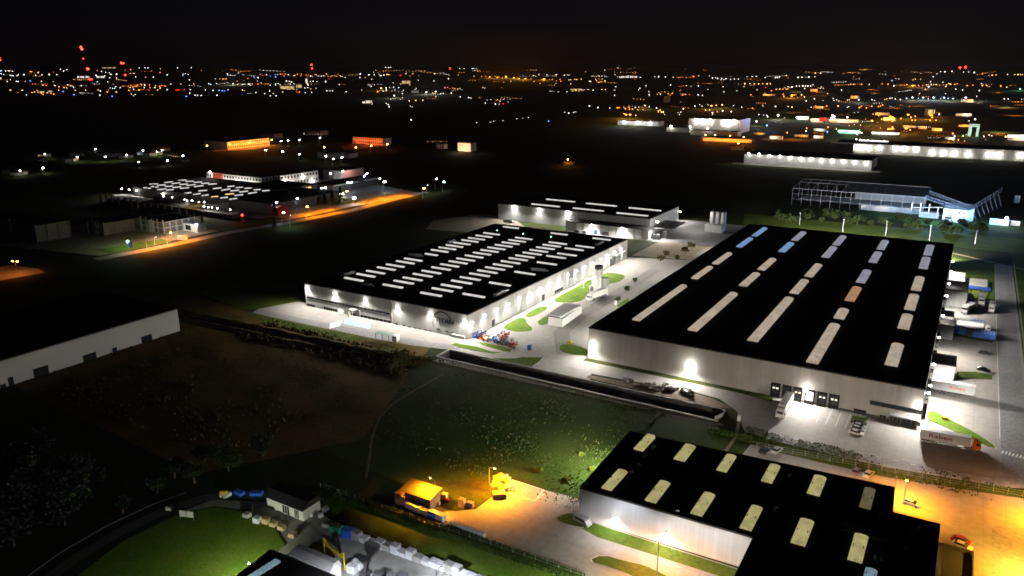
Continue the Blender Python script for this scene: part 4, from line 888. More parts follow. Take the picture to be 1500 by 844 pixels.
# ================================================================ MACHINERY AND GOODS
def implement(label,loc,rz,paint,kind=0,grp='farm machines beside the factory corner'):
    t=thing('farm_machine',label,'farm machine',loc,rz,grp)
    m=MB(); m.bar((-2.2,0,.9),(2.2,0,.9),.3); m.bar((-1.6,-1.1,.9),(-1.6,1.1,.9),.25); m.bar((1.4,-1.1,.9),(1.4,1.1,.9),.25); m.bar((2.2,0,.9),(3.2,0,.6),.22); obj('frame',m,paint,t)
    for s in (-1,1):
        m=MB(); m.bar((-1.5,s*.9,1),(-1.2,s*1.2,2.6),.2); m.bar((1.2,s*.9,1),(1.0,s*1.2,2.6),.2); m.bar((-1.4,s*1.1,2.4),(1.2,s*1.1,2.4),.22); m.bar((-1.4,s*1.05,1.6),(1.2,s*1.05,1.6),.18); obj('folded_wing',m,paint,t)
        m=MB(); 
        for k in range(5): m.tube((-1.3+.6*k,s*.45,.9),(-1.45+.6*k,s*.45,.15),.06,.03,4); m.tube((-1.2+.6*k,s*1.25,2.5),(-1.2+.6*k,s*1.6,2.2),.1,n=4)
        obj('tines',m,'steel_dark',t)
        wheel(t,-.3,s*1.0,.45,.3)
    m=MB(); m.box(-.6,.8,-.55,.55,1.15,1.75) if kind else m.cyl(.2,0,1.0,1.5,.5,.75,10); obj('hopper',m,paint,t)
    return t
spots=[((699,496),'paint_blue','blue farm machine, closest to the factory corner'),((706,493),'paint_blue','blue farm machine at the back, second from the factory corner'),((712,500),'paint_orange','larger orange farm machine in the middle of the parked implements'),((708,498),'paint_orange','orange farm machine left of the middle of the implements'),((722,499),'paint_blue','dark blue farm machine right of the orange ones'),((728,502),'paint_blue','blue farm machine in the front of the row, right half'),((736,500),'paint_red','red farm machine behind the right end of the row'),((741,494),'paint_red','red farm machine alone at the back right'),((745,505),'car_grey','grey farm machine at the front right'),((752,509),'paint_red','small red and grey farm machine at the right tip of the row'),((733,505),'car_grey','grey implement at the front between blue and red ones'),((730,494),'car_silver','pale implement at the back of the row')]
for i,(q,pt,lb) in enumerate(spots): implement(lb,(*P(*q),0),R(70+17*i%50),pt,i%2)
def crate(label,q,sx,sy,sz,mt,rz=0,cat='crate',name='crate',grp=None,lid=True,z=0):
    x,y=P(*q) if isinstance(q,tuple) and len(q)==2 and q[0]>45 else q[:2]
    t=thing(name,label,cat,(x,y,z),rz,grp)
    m=MB(); m.cbox(0,0,sz/2,sx,sy,sz); obj('box',m,mt,t)
    m=MB()
    if lid: m.cbox(0,0,sz+.03,sx+.08,sy+.08,.06)
    else: m.cbox(0,0,sz+.02,sx-.3,sy-.3,.04)
    obj('lid' if lid else 'load',m,mt if lid else 'spoil',t); return t
crate('blue waste bin standing alone on the court',(775.5,512.5),1.2,1.2,2.2,'box_blue',cat='bin',name='waste_bin')
crate('white bollard box by the small verge at the warehouse roof edge',(901,447),1.3,1.3,2.2,'trim_white',cat='box',name='cabinet')
crate('yellow grit bin on the rim of the round lawn by the warehouse corner',(834,503),1.8,1.0,1.0,'paint_yellow',cat='grit bin',name='grit_bin')
crate('yellow grit bin on the grass island beside the east docks',(1384,615),1.8,1.0,1.0,'paint_yellow',cat='grit bin',name='grit_bin')
crate('long grey container beside the factory corner lawn',(672,495),6.5,1.6,1.2,'tarp_white',.05,cat='container',name='container')
# cycle shelter and bays by the plaza
x,y=P(565,499); t=thing('bus_shelter','pale green glass shelter on thin dark posts at the edge of the plaza','shelter',(x,y,0),R(3))
m=MB(); m.box(-5.5,5.5,-.2,2.8,2.5,2.6); obj('roof',m,'glass_green',t)
for k in range(4): m=MB(); m.bar((-5.2+3.4*k,0,0),(-5.2+3.4*k,0,2.5),.14); obj('post',m,'steel_dark',t)
crate('white kiosk box at the right end of the green shelter',(580,499.5),2.2,2.4,2.6,'trim_white',.1,cat='kiosk',name='kiosk')
# stored goods on the strip by the basin
def rubble(label,q,n,s,mts,cat='rubble heap',name='rubble_heap',grp=None):
    x,y=P(*q) if q[0]>45 else q; t=MB(); r=random.Random(int(q[0]*7))
    for k in range(n):
        t.use(r.choice(mts)); a=r.random()*6.3; d=r.random()**.6*s; hh=.3+r.random()*.9
        t.cbox(math.cos(a)*d,math.sin(a)*d*.7,hh*.5+(s-d)*.25*r.random(),.5+r.random()*1.4,.3+r.random()*.8,hh,r.random()*3)
    o=obj(name,t); o.location=(x,y,0); return tag(o,label,cat,grp)
for i,(px,py,n,s) in enumerate(((918,558,26,2.4),(952,566,26,2.6),(963,569,24,2.4),(975,566,14,1.3),(985,570,18,1.6),(1003,573,18,1.8),(1009,577,14,1.3))):
    rubble(('dark stack of building material, leftmost on the storage strip','sprawling heap of pale slabs left of centre on the storage strip','grey heap touching the sprawling one on the storage strip','upright pale block behind the middle heaps on the storage strip','heap with a rounded white top in the middle of the storage strip','bright white slabs near the right end of the storage strip','small heap with dark gap at the right end of the storage strip')[i],(px,py),n,s,['kerb_concrete','concrete','dark_concrete','steel'],cat='material heap',name='material_heap',grp='goods stored beside the basin')
o=MB(); o.use('kerb_concrete')
for k in range(6): a=R(-70+20*k); o.cbox(-60.6+.9*math.cos(a)*1.5,234+3.6*math.sin(a),.7,.3,1.9,1.4,a*.3)
tag(struct('wing_wall',o),'curved white concrete wing wall at the east end of the basin','wall'); del bpy.data.objects['wing_wall']['kind']
crate('white valve cabinet by the path at the east end of the basin',(-53.6,233.2),.9,.9,1.9,'trim_white',cat='cabinet',name='cabinet')
# the orange lit yard
for i,(px,py,w_,mt,lb) in enumerate(((602,745,3.0,'box_white','white stacked crates at the left end of the row below the shed'),(611,749,2.6,'box_white','blue tinged crates, second lot in the row below the shed'),(622,754.5,2.2,'wood_pale','wooden crates between the white and the blue lots'),(634,757,2.6,'box_blue','blue crates topping the middle of the row'),(646,762,2.4,'box_white','pale crates at the right end of the middle group'))):
    crate(lb,(px,py),w_,1.5,1.7,mt,R(-6),cat='crates',grp='crate row below the shed')
for k in range(8):
    crate(f'{("first","second","third","fourth","fifth","sixth","seventh","eighth")[k]} grey box from the left in the straight low row on the orange yard edge',(664+6.1*k,770.5+2.35*k),1.45,1.2,1.35,'box_white',R(-8),cat='box',name='box',grp='straight row of grey boxes')
crate('tall wooden cage stack left of the shed',(587,737),2.2,2.0,3.2,'wood_pale',.1,cat='crates')
crate('narrow pallet stack in front of the wooden cage stack',(592,739),1.2,1.4,2.4,'wood_pale',.2,cat='pallets',name='pallet_stack')
crate('small box with pale lid right of the shed',(651,731),1.5,1.4,1.5,'wood_pale',.2)
crate('red box in the grass right of the shed',(655,735),1.0,1.0,.8,'paint_red',.4)
crate('pale stone block at the foot of the shed lamp',(640,738.5),1.6,.9,.7,'kerb_concrete',.1,cat='block',name='stone_block')
crate('upright wooden crate in the grass at the bend of the yard',(677,742),1.7,1.3,2.2,'wood_pale',.05)
crate('round wrapped bale beside the upright crate',(689,742),1.8,1.1,1.2,'wood_pale',.1,cat='bale',name='bale')
rubble('tall orange lit heap of rubble at the back of the yard',(736,702),34,2.0,['concrete','kerb_concrete','wood_pale'])
rubble('low rubble in front of the tall heap',(729,712),18,1.4,['concrete','kerb_concrete','wood_pale'])
rubble('scattered stones right of the low rubble',(745,716),22,1.8,['concrete','kerb_concrete'])
crate('flat box container in front of the rubble',(731,728),3.2,2.0,1.3,'wood_pale',R(40),cat='skip',name='skip')
# ================================================================ LOWER YARD
KGOODS=1
g=thing('gantry','yellow steel gantry frame with sloped corner braces above the brown pit','gantry',(*P(490,818),0))
a=Vector((*P(476,812),0)); b=Vector((*P(505,835),0)); m=MB()
for p,s in ((a,1),(b,-1)):
    d=(b-a).normalized()*s
    m.bar(p,p+Vector((0,0,4.6)),.3); m.bar(p+Vector((0,0,4.4)),p+d*1.7+Vector((0,0,3.2)),.28)
m.bar(a+Vector((0,0,3.1)),b+Vector((0,0,3.1)),.4); part('frame',m,'paint_yellow',g)
m=MB(); m.bar(a+Vector((.6,.1,2.9)),a+Vector((1.4,.1,2.2)),.3); part('hoist',m,'steel',g)
t=thing('pit','dark brown open pit framed by boards below the yellow gantry','pit',(*P(488,806),0))
q=P(480,808); m=MB(); m.box(q[0]-5,q[0]+3.5,q[1]-1.3,q[1]+1.1,.0,.35); part('pit_floor',m,'wood',t)
crate('green skip beside the blue one at the top of the lower yard',(493,778),3.0,1.8,1.5,'paint_green',R(8),cat='skip',name='skip',lid=False)
crate('round topped bright blue container at the top of the lower yard',(510,786),2.6,2.0,2.1,'tarp_blue',R(5),cat='container',name='container')
crate('grey flat skip left of the green one',(482,771),3.0,1.8,1.0,'concrete',R(12),cat='skip',name='skip',lid=False)
for i in range(17):
    px=523+i*11.3; py=789+i*4.05; hh=(2.0,1.2,1.0,1.8,1.5,2.1,1.1,2.2,1.4,1.0,1.6,1.5,2.3,2.2,1.3,1.2,1.4)[i]
    ordn=('first','second','third','fourth','fifth','sixth','seventh','eighth','ninth','tenth','eleventh','twelfth','thirteenth','fourteenth','fifteenth','sixteenth','seventeenth')[i]
    crate(f'{("tall" if hh>1.8 else "low")} grey {("crate","pallet load")[i%2]}, {ordn} from the blue container along the lawn edge',(px,py),2.0 if i%3 else 2.4,1.7,hh,'box_white' if i%4 else 'concrete',R(-4+3*(i%3)),cat='crate',grp='goods along the lower yard edge')
    if i%3==1: crate(f'small bundle leaning behind the {ordn} load of the lawn edge row',(px+4,py-3),1.2,1.0,hh*.7,'steel',R(20),cat='bundle',name='bundle')
for i,(q,mt,lb) in enumerate((((377,765),'box_white','white box by the lawn, left of the tan ones'),((390,766),'wood_pale','tan box by the lawn next to the white one'),((401,770),'wood_pale','first of two low tan pallets on the lawn corner'),((413,775),'wood_pale','second low tan pallet on the lawn corner'),((429,786),'wood_pale','tan crate alone at the lawn tip near the long hall'),((362,757),'concrete','small grey scrap on the lawn side of the lane'))):
    crate(lb,q,1.7,1.5,1.4 if i<2 else 1.0,mt,R(10),cat='crate')
for i,(q,mt,lb,sx) in enumerate((((442,755),'wood_pale','pallet against the end wall of the low house',1.6),((452,756),'box_white','white sheet lying askew by the low house',2.4),((470,757),'box_white','upright white sack in the grass by the low house',1.2),((477,748),'kerb_concrete','curved pale hoop in the grass by the low house',1.5),((461,750),'wood','plank stack beside the low house gable',3.0))):
    crate(lb,q,sx,1.0,.9,mt,R(30*i),cat='goods')
rubble('pile of yellow sheeting at the top of the lane',(329,727),12,1.6,['paint_yellow','box_white'],cat='sheeting',name='sheeting_pile')
t=thing('skip','blue skip in the dark beside the lane','skip',(*P(351,724),0)); m=MB(); m.box(-1.3,1.3,-.8,.8,0,1.0); obj('tub',m,'tarp_blue',t)
t=thing('skip','tilted dark blue tarpaulin trailer left of the low house','trailer',(*P(376,726),0),.5); m=MB(); m.box(-1.6,1.6,-.8,.8,.3,1.1); obj('tub',m,'tarp_blue',t)
t=thing('notice_board','white two panel notice board beside the lane','notice board',(*P(274,762),0),R(20)); m=MB(); m.box(-1.9,-.1,-.05,.05,.9,2.6); obj('panel',m,'trim_white',t); m=MB(); m.box(.1,1.9,-.05,.05,.9,2.6); obj('panel',m,'trim_white',t); m=MB(); m.bar((-1.9,.1,0),(-1.9,.1,2.6),.1); m.bar((1.9,.1,0),(1.9,.1,2.6),.1); obj('posts',m,'steel',t)
crate('small pale box on the verge at the bend of the lane',(248,747),1.6,.8,.8,'trim_white',.4)
# machines between long hall and picture edge
t=thing('mixer','dark funnel shaped hopper on a stand at the bottom edge of the yard','hopper',(*P(535,842),0)); m=MB(); m.cyl(0,0,3.2,4.2,.7,1.3,12); obj('funnel',m,'steel_dark',t); m=MB(); m.cyl(0,0,0,3.2,.3,n=8); m.box(-1,1,-1,1,0,.8); obj('stand',m,'steel_dark',t)
for i,(q,mt,lb) in enumerate((((516,838),'box_white','white machine casing at the right end of the long hall'),((524,832),'box_white','smaller white casing beside the hopper'),((555,850),'steel_dark','dark machine bed at the bottom edge'),((575,852),'car_grey','grey machine guard at the bottom edge, left one'),((590,852),'car_grey','grey machine guard at the bottom edge, right one'))):
    crate(lb,q,2.2,1.4,1.8 if i<2 else 2.0,mt,R(10),cat='machine',name='machine')
street_lamp(*P(512,905),8.5,'yard lamp standing just below the bottom edge near the hopper',col=(.88,.93,1),mt='lamp_cool',power=15000,arm=(0,1),r=.3)  # this and the next lamp are unseen, added as fill for the yard
street_lamp(*P(640,880),7,'yard lamp lighting the grey pavement below the bottom edge',col=(.85,.9,1),mt='lamp_cool',power=8000,arm=(0,1),r=.3)
street_lamp(*P(845,925),8,'lamp below the bottom edge lighting the green strip',col=(.9,1,.75),mt='lamp_white',power=24000,arm=(0,1),r=.3)
# ================================================================ TREES AND PLANTS
def leaf_cloud(mb,cx,cy_,cz,rx,ry,rz_,n,s,r):
    """leaf clumps filling an uneven crown"""
    blobs=[(r.uniform(-.55,.55),r.uniform(-.55,.55),r.uniform(-.5,.6),r.uniform(.35,.6)) for _ in range(9)]
    for _ in range(n):
        b=r.choice(blobs); 
        while True:
            p=Vector((r.uniform(-1,1),r.uniform(-1,1),r.uniform(-1,1)))
            if .3<p.length<1: break
        p=Vector((b[0],b[1],b[2]))+p*b[3]
        q=Vector((cx+p.x*rx,cy_+p.y*ry,cz+p.z*rz_))
        a=Vector((r.uniform(-1,1),r.uniform(-1,1),r.uniform(-.6,.6))).normalized(); c=a.orthogonal().normalized(); sz=s*r.uniform(.6,1.4)
        c=(Matrix.Rotation(r.random()*6.3,3,a)@c)
        mb.add([q-a*sz*.5,q+c*sz*.45,q+a*sz*.5,q-c*sz*.45+Vector((0,0,.1*sz))],[(0,1,2,3)])
def make_tree(name,label,cat,loc,h,w_,leafm,seed,n=700,s=.5,trunk=.3,cone=False,group=None,low=.2):
    r=random.Random(seed); t=thing(name,label,cat,loc,r.random()*6,group)
    m=MB(); m.tube((0,0,0),(.1,.05,h*.5),trunk,trunk*.6,7); m.tube((.1,.05,h*.5),(-.1,.1,h*.85),trunk*.6,trunk*.2,6)
    for k in range(5):
        a=k*1.3+r.random(); z=h*(.3+.1*k); m.tube((.05,.05,z),(math.cos(a)*w_*.3,math.sin(a)*w_*.3,z+h*.15),trunk*.35,trunk*.1,5)
    obj('trunk',m,'bark',t)
    m=MB()
    if cone:
        for k in range(n):
            u=r.random()**.8; a=r.random()*6.3; rr=w_*.5*(1-u)*(.55+.5*r.random()); z=h*(.1+.9*u); q=Vector((math.cos(a)*rr,math.sin(a)*rr,z)); sz=s*r.uniform(.6,1.3)
            d=Vector((math.cos(a),math.sin(a),-.5)).normalized(); e=Vector((-math.sin(a),math.cos(a),.2)); m.add([q-e*sz*.5,q+d*sz*.6,q+e*sz*.5,q-d*sz*.3],[(0,1,2,3)])
    else: leaf_cloud(m,0,0,h*(1+low)/2,w_/2,w_/2,h*(1-low)/2,n,s,r)
    obj('crown',m,leafm,t); return t
WL=make_tree('willow','rounded olive willow tree standing in the ditch left of the basin','tree',(*P(588,548),0),10,8.5,'leaf_olive',3,1500,.6,low=.05)
base=[make_tree('broadleaf_tree','tall dark broadleaf tree, leftmost of the group at the lower left edge','tree',(*P(20,800),0),15,13,'leaf_dark',11,1500,.9,group='dark trees at the lower left'),
      make_tree('broadleaf_tree','wide dark broadleaf tree in front of the lower left group','tree',(*P(95,770),0),13,14,'leaf_dark',12,1500,.9,group='dark trees at the lower left'),
      make_tree('shrub','small rounded shrub beside the lane','shrub',(*P(180,752),0),4.5,5.5,'leaf_dark',13,700,.5,group='shrubs beside the lane')]
for i,(px,py,b,s,lb) in enumerate(((60,740,0,1.0,'dark tree behind the wide one at the lower left'),(120,720,1,.9,'dark tree at the right edge of the lower left group'),(15,720,1,1.0,'dark tree highest up the left edge'),(60,690,0,.8,'smaller dark tree at the top of the lower left group'),(-20,850,0,1.0,'tree cut by the left edge at the bottom'),
    (230,722,2,1.1,'second shrub along the lane, brownish'),(256,700,2,1.2,'third shrub along the lane, taller'),(285,708,2,1.4,'broad shrub near the top of the lane'),(335,690,1,.65,'pale leaved young tree beyond the lane'),(385,668,2,1.5,'bushy tree at the edge of the dark meadow'),(300,680,2,1.3,'round bush left of the young tree'))):
    dup(base[b],(*P(px,py),0),rz=i*1.3,label=lb,group='trees and shrubs of the lower left',scale=s)
# rough bushes between yard and foreground hall
for i,(px,py,h,w_) in enumerate(((790,690,2.6,3),(835,703,2.6,3),(868,690,2.4,2.6),(853,668,2.2,3))):
    make_tree('bush',('low bush nearest the orange yard corner','bush close to the hall corner','bush nearest the hall wall','bush higher up by the hall wall','small bright bush touching the hall wall','flat bush at the left of the thicket','lit bush by the hall wall, higher up','bush near the back corner of the hall','uppermost bush of the thicket by the hall')[i],'bush',(*P(px,py),0),h*.45,w_*.9,'leaf_lime',40+i,260,.36,trunk=.06,group='thicket left of the foreground hall')
# conifers by the office car park
for i,(px,py,h) in enumerate(((465,300,13),(476,300,13),(487,299,16),(499,297,18),(428,310,26),(403,318,15),(402,333,9))):
    make_tree('conifer',('first small conifer from the left on the office verge','second small conifer on the office verge','third conifer on the office verge, taller','tallest conifer on the office verge, rightmost','very tall dark conifer by the round drive','dark conifer at the left end of the car park','squat conifer beside the pale street patch')[i],'conifer',(*P(px,py),0),h*.8,h*.42,'leaf_dark',60+i,350,1.2,trunk=.25,cone=True,group='conifers by the office')
_o='first second third fourth fifth sixth seventh eighth ninth tenth eleventh twelfth thirteenth fourteenth fifteenth sixteenth seventeenth eighteenth nineteenth twentieth'.split(); ORDW=_o+['twenty-'+w for w in _o[:9]]+['thirtieth']+['thirty-'+w for w in _o[:9]]
# dark trees between warehouse and stadium
r=random.Random(5); tb=None
for i in range(34):
    px=1140+i*8.6+r.uniform(-4,4) if i<26 else 1380+(i-26)*9; py=r.uniform(318,332)+(i*.55 if i<26 else 14)-(6 if i<26 else 0); 
    lbl=f'{ORDW[i]} dark tree from the left in the belt before the steel frame'
    if tb is None or i==1:
        tb2=make_tree('belt_tree',lbl,'tree',(*P(px,py),0),8,10,'leaf_dark',80+i,620,1.2,low=.02,group='tree belt before the stadium'); tb=(tb or [])+[tb2]
    else: dup(tb[i%2],(*P(px,py),0),rz=i,label=lbl,scale=r.uniform(.5,.95))
for i,(px,py) in enumerate(((968,385),(975,378),(1005,372),(1012,366),(992,381),(905,443),(918,428),(930,415))):
    make_tree('bush',('ragged tree left of the earth bank behind the court','bare tree on the earth bank','pale bush beside the warehouse edge','second pale bush beside the warehouse edge','low scrub at the foot of the earth bank','dark bush by the white cabinet at the roof edge','small shrub up along the warehouse side','smallest shrub along the warehouse side')[i],'bush',(*P(px,py),0),5 if i<4 else 3,6 if i<4 else 3,'leaf_brown' if i<4 else 'leaf_green',130+i,300,.6,trunk=.12)
# meadow tufts: uncountable
def tufts(name,areas,n,mt,h0,h1,seed,dense=False):
    r=random.Random(seed); m=MB()
    tot=sum(a[4] for a in areas)
    for (x0,x1,y0,y1,wgt) in areas:
        for _ in range(int(n*wgt/tot)):
            x=r.uniform(x0,x1); y=r.uniform(y0,y1)
            if not dense and math.sin(x*.21)+math.sin(y*.27+x*.09)<r.uniform(-1.4,1.0): continue
            for k in range(3):
                a=r.random()*6.3; h=r.uniform(h0,h1); w2=h*.45
                m.add([(x-math.cos(a)*w2,y-math.sin(a)*w2,0),(x+math.cos(a)*w2,y+math.sin(a)*w2,0),(x+math.cos(a)*w2*.6+r.uniform(-.3,.3)*h,y+math.sin(a)*w2*.6,h),(x-math.cos(a)*w2*.7,y-math.sin(a)*w2*.7,h*.8)],[(0,1,2,3)])
    struct(name,m,mt,'stuff')
tufts('tall_grass',[(-300,-180,185,212,3),(-280,-182,219,229,2),(-176,-76,160,222,5)],5000,'leaf_olive',.15,.5,1)
tufts('weeds',[(-141,-60,131.5,135.5,6),(-110,-76,158,192,5)],2600,'leaf_green',.12,.45,2)
tufts('verge_grass',[(-50,34,219,230,3),(-60,-40,220,224,1),(-176,-62,223,228,1)],3500,'leaf_green',.15,.5,8)
tufts('dry_grass',[(-330,-176,130,195,5),(-262,-185,212,220,3)],6000,'leaf_brown',.2,.7,3)

# goods before the lit annex of the back hall
for i,(px,py,mt,sx,sz,lb) in enumerate(((846,341,'steel_dark',3,1.6,'dark machine at the left end of the lit annex'),(856,342,'car_silver',3,1.6,'grey pallet goods near the left end of the lit annex'),(875,342.5,'box_blue',5,2.8,'blue container before the lit annex'),(887,344.5,'car_grey',5,2.4,'dark grey skip right of the blue container at the lit annex'),(905,345,'paint_orange',2.4,2,'orange machine before the middle of the lit annex'),(912,345,'wood_pale',3,1.6,'tan pallets beside the orange machine at the lit annex'),(921,346.5,'wood',3,1.8,'brown goods right of the tan pallets at the lit annex'),(931,347,'steel_dark',1.6,3,'upright dark machine before the lit annex'),(937,347,'box_blue',3,2.2,'small blue goods at the right of the lit annex'),(943,347,'paint_orange',1.6,2.4,'narrow orange goods between two blue ones at the lit annex'),(951,348,'box_blue',4,3.6,'tall blue container at the right end of the lit annex'),(962,350,'car_silver',4,3,'grey upright units round the corner of the lit annex'),(973,349,'steel',2.4,5,'pale cylinder like unit beside the annex corner'))):
    crate(lb,(px,py),sx,1.8,sz,mt,.2*(i%3),cat='goods',grp='goods before the lit annex')

tufts('hedge',[(-140,-122,131.0,134.0,18),(-122,-100,131.2,134.6,22),(-100,-80,132,135.4,20),(-80,-62,132.4,135.6,18)],4200,'leaf_green',.35,1.0,21,True)
tufts('bank_grass',[(-262,-235,209.5,219,9),(-240,-211,211,220,9),(-214,-183,212.5,222,9),(-184,-172,216,225,4)],5200,'leaf_olive',.25,.8,22,True)
tufts('bank_scrub',[(-262,-173,206,224,5)],900,'leaf_brown',.5,1.5,23,True)
KP=1.5; SOFT=150.
# ================================================================ MIDDLE DISTANCE
sheet('retail_ground',[(-668,405),(-440,395),(-440,470),(-432,560),(-560,600),(-670,520)],.02,'worn_road')
strips('retail_road',[(-445,255),(-441,307),(-441,350),(-432,399),(-427,458),(-433,520),(-435,570)],9,.03,'worn_road')
sheet('office_lawn',[(-462,408),(-446,408),(-446,352),(-470,352)],.03,'rough_grass'); sheet('office_green',[(-500,470),(-470,465),(-450,475),(-452,500),(-490,505)],.03,'lawn')
sheet('building_site',[(-560,240),(-452,262),(-452,350),(-474,352),(-560,345)],.015,'sand')
sheet('west_street',[(-480,180),(-445,190),(-440,222),(-452,225),(-475,222)],.02,'worn_road')
sheet('site_grass',[(-470,270),(-450,268),(-449,310),(-463,312)],.025,'lawn')
# retail hall with rows of strip rooflights
A=thing('retail_hall','low shopping hall with many short strip rooflights, left of the office blocks','shopping hall',(-560,450,0))
shp=rect(-648,-470,415,492); wl,arf=shell(A,shp,8,'panel_dark')
SR=[(292,181,370,177),(360,191,438,186),(425,168,497,158),(430,201,502,196),(363,230,438,220),(440,233,505,227),(490,176,563,167),(497,210,570,203),(548,148,620,143),(560,184,630,178),(562,217,640,211),(612,157,685,153),(622,193,695,183),(685,165,755,160),(688,202,765,192),(725,240,800,234),(748,175,815,170),(812,182,885,177),(853,220,925,212),(928,235,1000,222),(980,202,1040,196),(1006,240,1080,233),(1055,212,1115,206),(1085,250,1158,241),(1130,218,1192,213),(1165,262,1235,251),(1210,231,1270,226),(1287,240,1348,234),(960,270,1035,263),(1042,280,1115,272),(605,262,660,253),(682,272,740,262),(757,283,810,273),(840,293,895,287),(920,303,980,295),(1000,314,1060,305),(242,213,270,210),(280,218,305,215),(310,202,335,200),(345,208,372,205)]
for (x0,y0,x1,y1) in SR:
    a=P(170+x0/6,240+y0/6,7.9); c=P(170+x1/6,240+y1/6,7.9); mx_=(a[0]+c[0])/2; my_=(a[1]+c[1])/2
    m=MB(); m.cbox(mx_,my_,8.0,math.hypot(c[0]-a[0],c[1]-a[1]),1.5,.7,math.atan2(c[1]-a[1],c[0]-a[0])); part('skylight',m,'sky_titan' if y0<255 else 'window_warm' if x0%3<1 else 'sky_titan',A,under=arf)
m=MB(); m.box(-600,-520,401,414.9,0,5.5); an=part('loading_annex',m,'panel_white',A)
m=MB(); m.box(-469.9,-462,414,424,0,6); part('red_corner',m,'panel_red',A)
for (px,py,pw,c,mt,r_) in ((186,275.5,5000,WHITE,'lamp_white',.9),(193,277.5,3500,WHITE,'lamp_white',.8),(202,279,3500,WHITE,'lamp_white',.8),(246,283,7000,WHITE,'lamp_white',1.0),(240.5,288,3000,WHITE,'lamp_white',.7),(253,289,3000,WHITE,'lamp_white',.7),(271,292.5,3500,WHITE,'lamp_white',.6),(275,294,3500,WHITE,'lamp_white',.6),(282,294,4500,WHITE,'lamp_white',.7),(292,296,4500,AMB,'lamp_white',.6),(300,296.5,3500,WHITE,'lamp_white',.6),(299.5,302.5,2500,WHITE,'lamp_white',.7),(306,303.5,2500,WHITE,'lamp_white',.5),(311.5,304,2500,WHITE,'lamp_white',.6),(319.5,305,2500,WHITE,'lamp_white',.6),(338,307,1200,WHITE,'lamp_white',.6),(401,296.5,1500,COOL,'lamp_white',.5)):
    x,y=P(px,py,5.5); y=min(y,414) if y<425 else y
    m=MB(); m.use(mt); m.ball((x,y-.5,5.5),r_*.6,8,4); part('wall_lamp',m,None,A); plight(A,(x,y-1.4,5.2),pw*2.2,c,aim=(0,-.5,-1),cone=168,size=.3)
for px in (359.5,368.5):
    x,y=P(px,293.5,6); m=MB(); m.use('lamp_pink'); m.ball((x,y,6),1.0,8,4); part('sign_lamp',m,None,A); plight(A,(x,y-1.5,6),1200,(1,.25,.45),kind='POINT',size=.5)
x,y=P(355,318,4); t=thing('totem_sign','small red lit sign near the entrance of the shopping hall drive','sign',(x,y,0)); m=MB(); m.box(-.3,.3,-1.2,1.2,0,5); obj('board',m,'panel_red',t); m=MB(); m.use('lamp_red'); m.ball((0,0,5.4),.7); obj('sign_lamp',m,None,t); light('POINT',(0,-1,4),3500,(1,.03,.03),parent=t,size=.5)
def block(name,label,cat,x0,x1,y0,y1,h,wallm,winm='glass_dark',rows=2,win=True,sides=('s','e'),roofm='roof_membrane'):
    t=thing(name,label,cat,((x0+x1)/2,(y0+y1)/2,0)); wl,rf_=shell(t,rect(x0,x1,y0,y1),h,wallm,roofm)
    if win:
        m=MB(); st=h/rows
        for r_ in range(rows):
            z=st*r_+st*.35
            if 's' in sides:
                n=max(2,int((x1-x0)/4))
                for k in range(n): xx=x0+(x1-x0)*(k+.2)/n; m.box(xx,xx+(x1-x0)/n*.5,y0-.1,y0-.004,z,z+st*.42)
            if 'e' in sides:
                n=max(2,int((y1-y0)/4))
                for k in range(n): yy=y0+(y1-y0)*(k+.2)/n; m.box(x1+.004,x1+.1,yy,yy+(y1-y0)/n*.5,z,z+st*.42)
        w2=part('window',m,winm,t); w2['kind']='stuff'
    return t
O=block('office_block','long two storey office block with an orange stair tower, behind the shopping hall','office',-655,-577,500,514,11.5,'panel_white')
m=MB(); q=P(333,262,5); m.box(q[0]-7,q[0]+6,498.5,503,0,11.9); part('stair_tower',m,'panel_red',O)
for px,py,pw in ((307,252,2500),(311,266,2500),(327,266,2500),(343,268,3500),(350.5,270,3000),(365,270,2500)):
    x,z=onY(px,py,497); m=MB(); m.use('lamp_white'); m.ball((x,497.5,max(z,3)),.8,8,4); part('wall_lamp',m,None,O); plight(O,(x,495.5,max(z,4)),pw*1.3,WHITE,kind='POINT',size=.4)
O=block('office_block','pale office block with slit windows and a bright corner lamp, right of the long one','office',-576,-568.6,516,566,12,'panel_white',sides=('e','s'))
for y,z,pw in ((521,7,6000),(531,2.5,3000),(545,8,2000),(557,2.5,2500)):
    m=MB(); m.use('lamp_white'); m.ball((-567.5,y,z),.8,8,4); part('wall_lamp',m,None,O); plight(O,(-566,y,z),pw,WHITE,kind='POINT',size=.4)
O=block('showroom','dark flat roofed showroom with warm glowing glass entrance','showroom',-572,-520,468,515,8,'panel_dark',sides=())
m=MB(); q=P(444,278,3)
for k in range(7): m.box(-519.99,-519.6,474+5*k,477.4+5*k,.5,6.4)
part('lit_window',m,'window_warm',O); plight(O,(-512,490,5),5000,AMB,kind='POINT',size=1); 
for k,(px,py) in enumerate(((436.5,276.5),(460.5,279))):
    q=P(px,py,4); m=MB(); m.use('lamp_sodium'); m.ball((max(q[0],-518.5),q[1],4),.5); part('wall_lamp',m,None,O)
O=block('showroom','black roofed hall with pale fascia beside the office car park','hall',-530,-505,520,585,7,'panel_dark',sides=())
m=MB(); m.box(-504.9,-504.3,521,555,5.8,6.9); m.box(-504.9,-504.3,563,585,5.8,6.9); part('fascia',m,'trim_white',O)
for px,py in ((489,285.5),(493,285.5),(498,284.5),(502,284)):
    q=P(px,py,2.5); m=MB(); m.use('lamp_white'); m.ball((q[0],q[1],2.5),.6); part('wall_lamp',m,None,O); plight(O,(q[0]+1,q[1],3),1500,WHITE,kind='POINT',size=.3)
q=P(500,273,6)
O=block('red_hall','pink lit wedge of a hall roof behind the showroom','hall',-585,-560,590,625,9,'panel_warm',sides=())
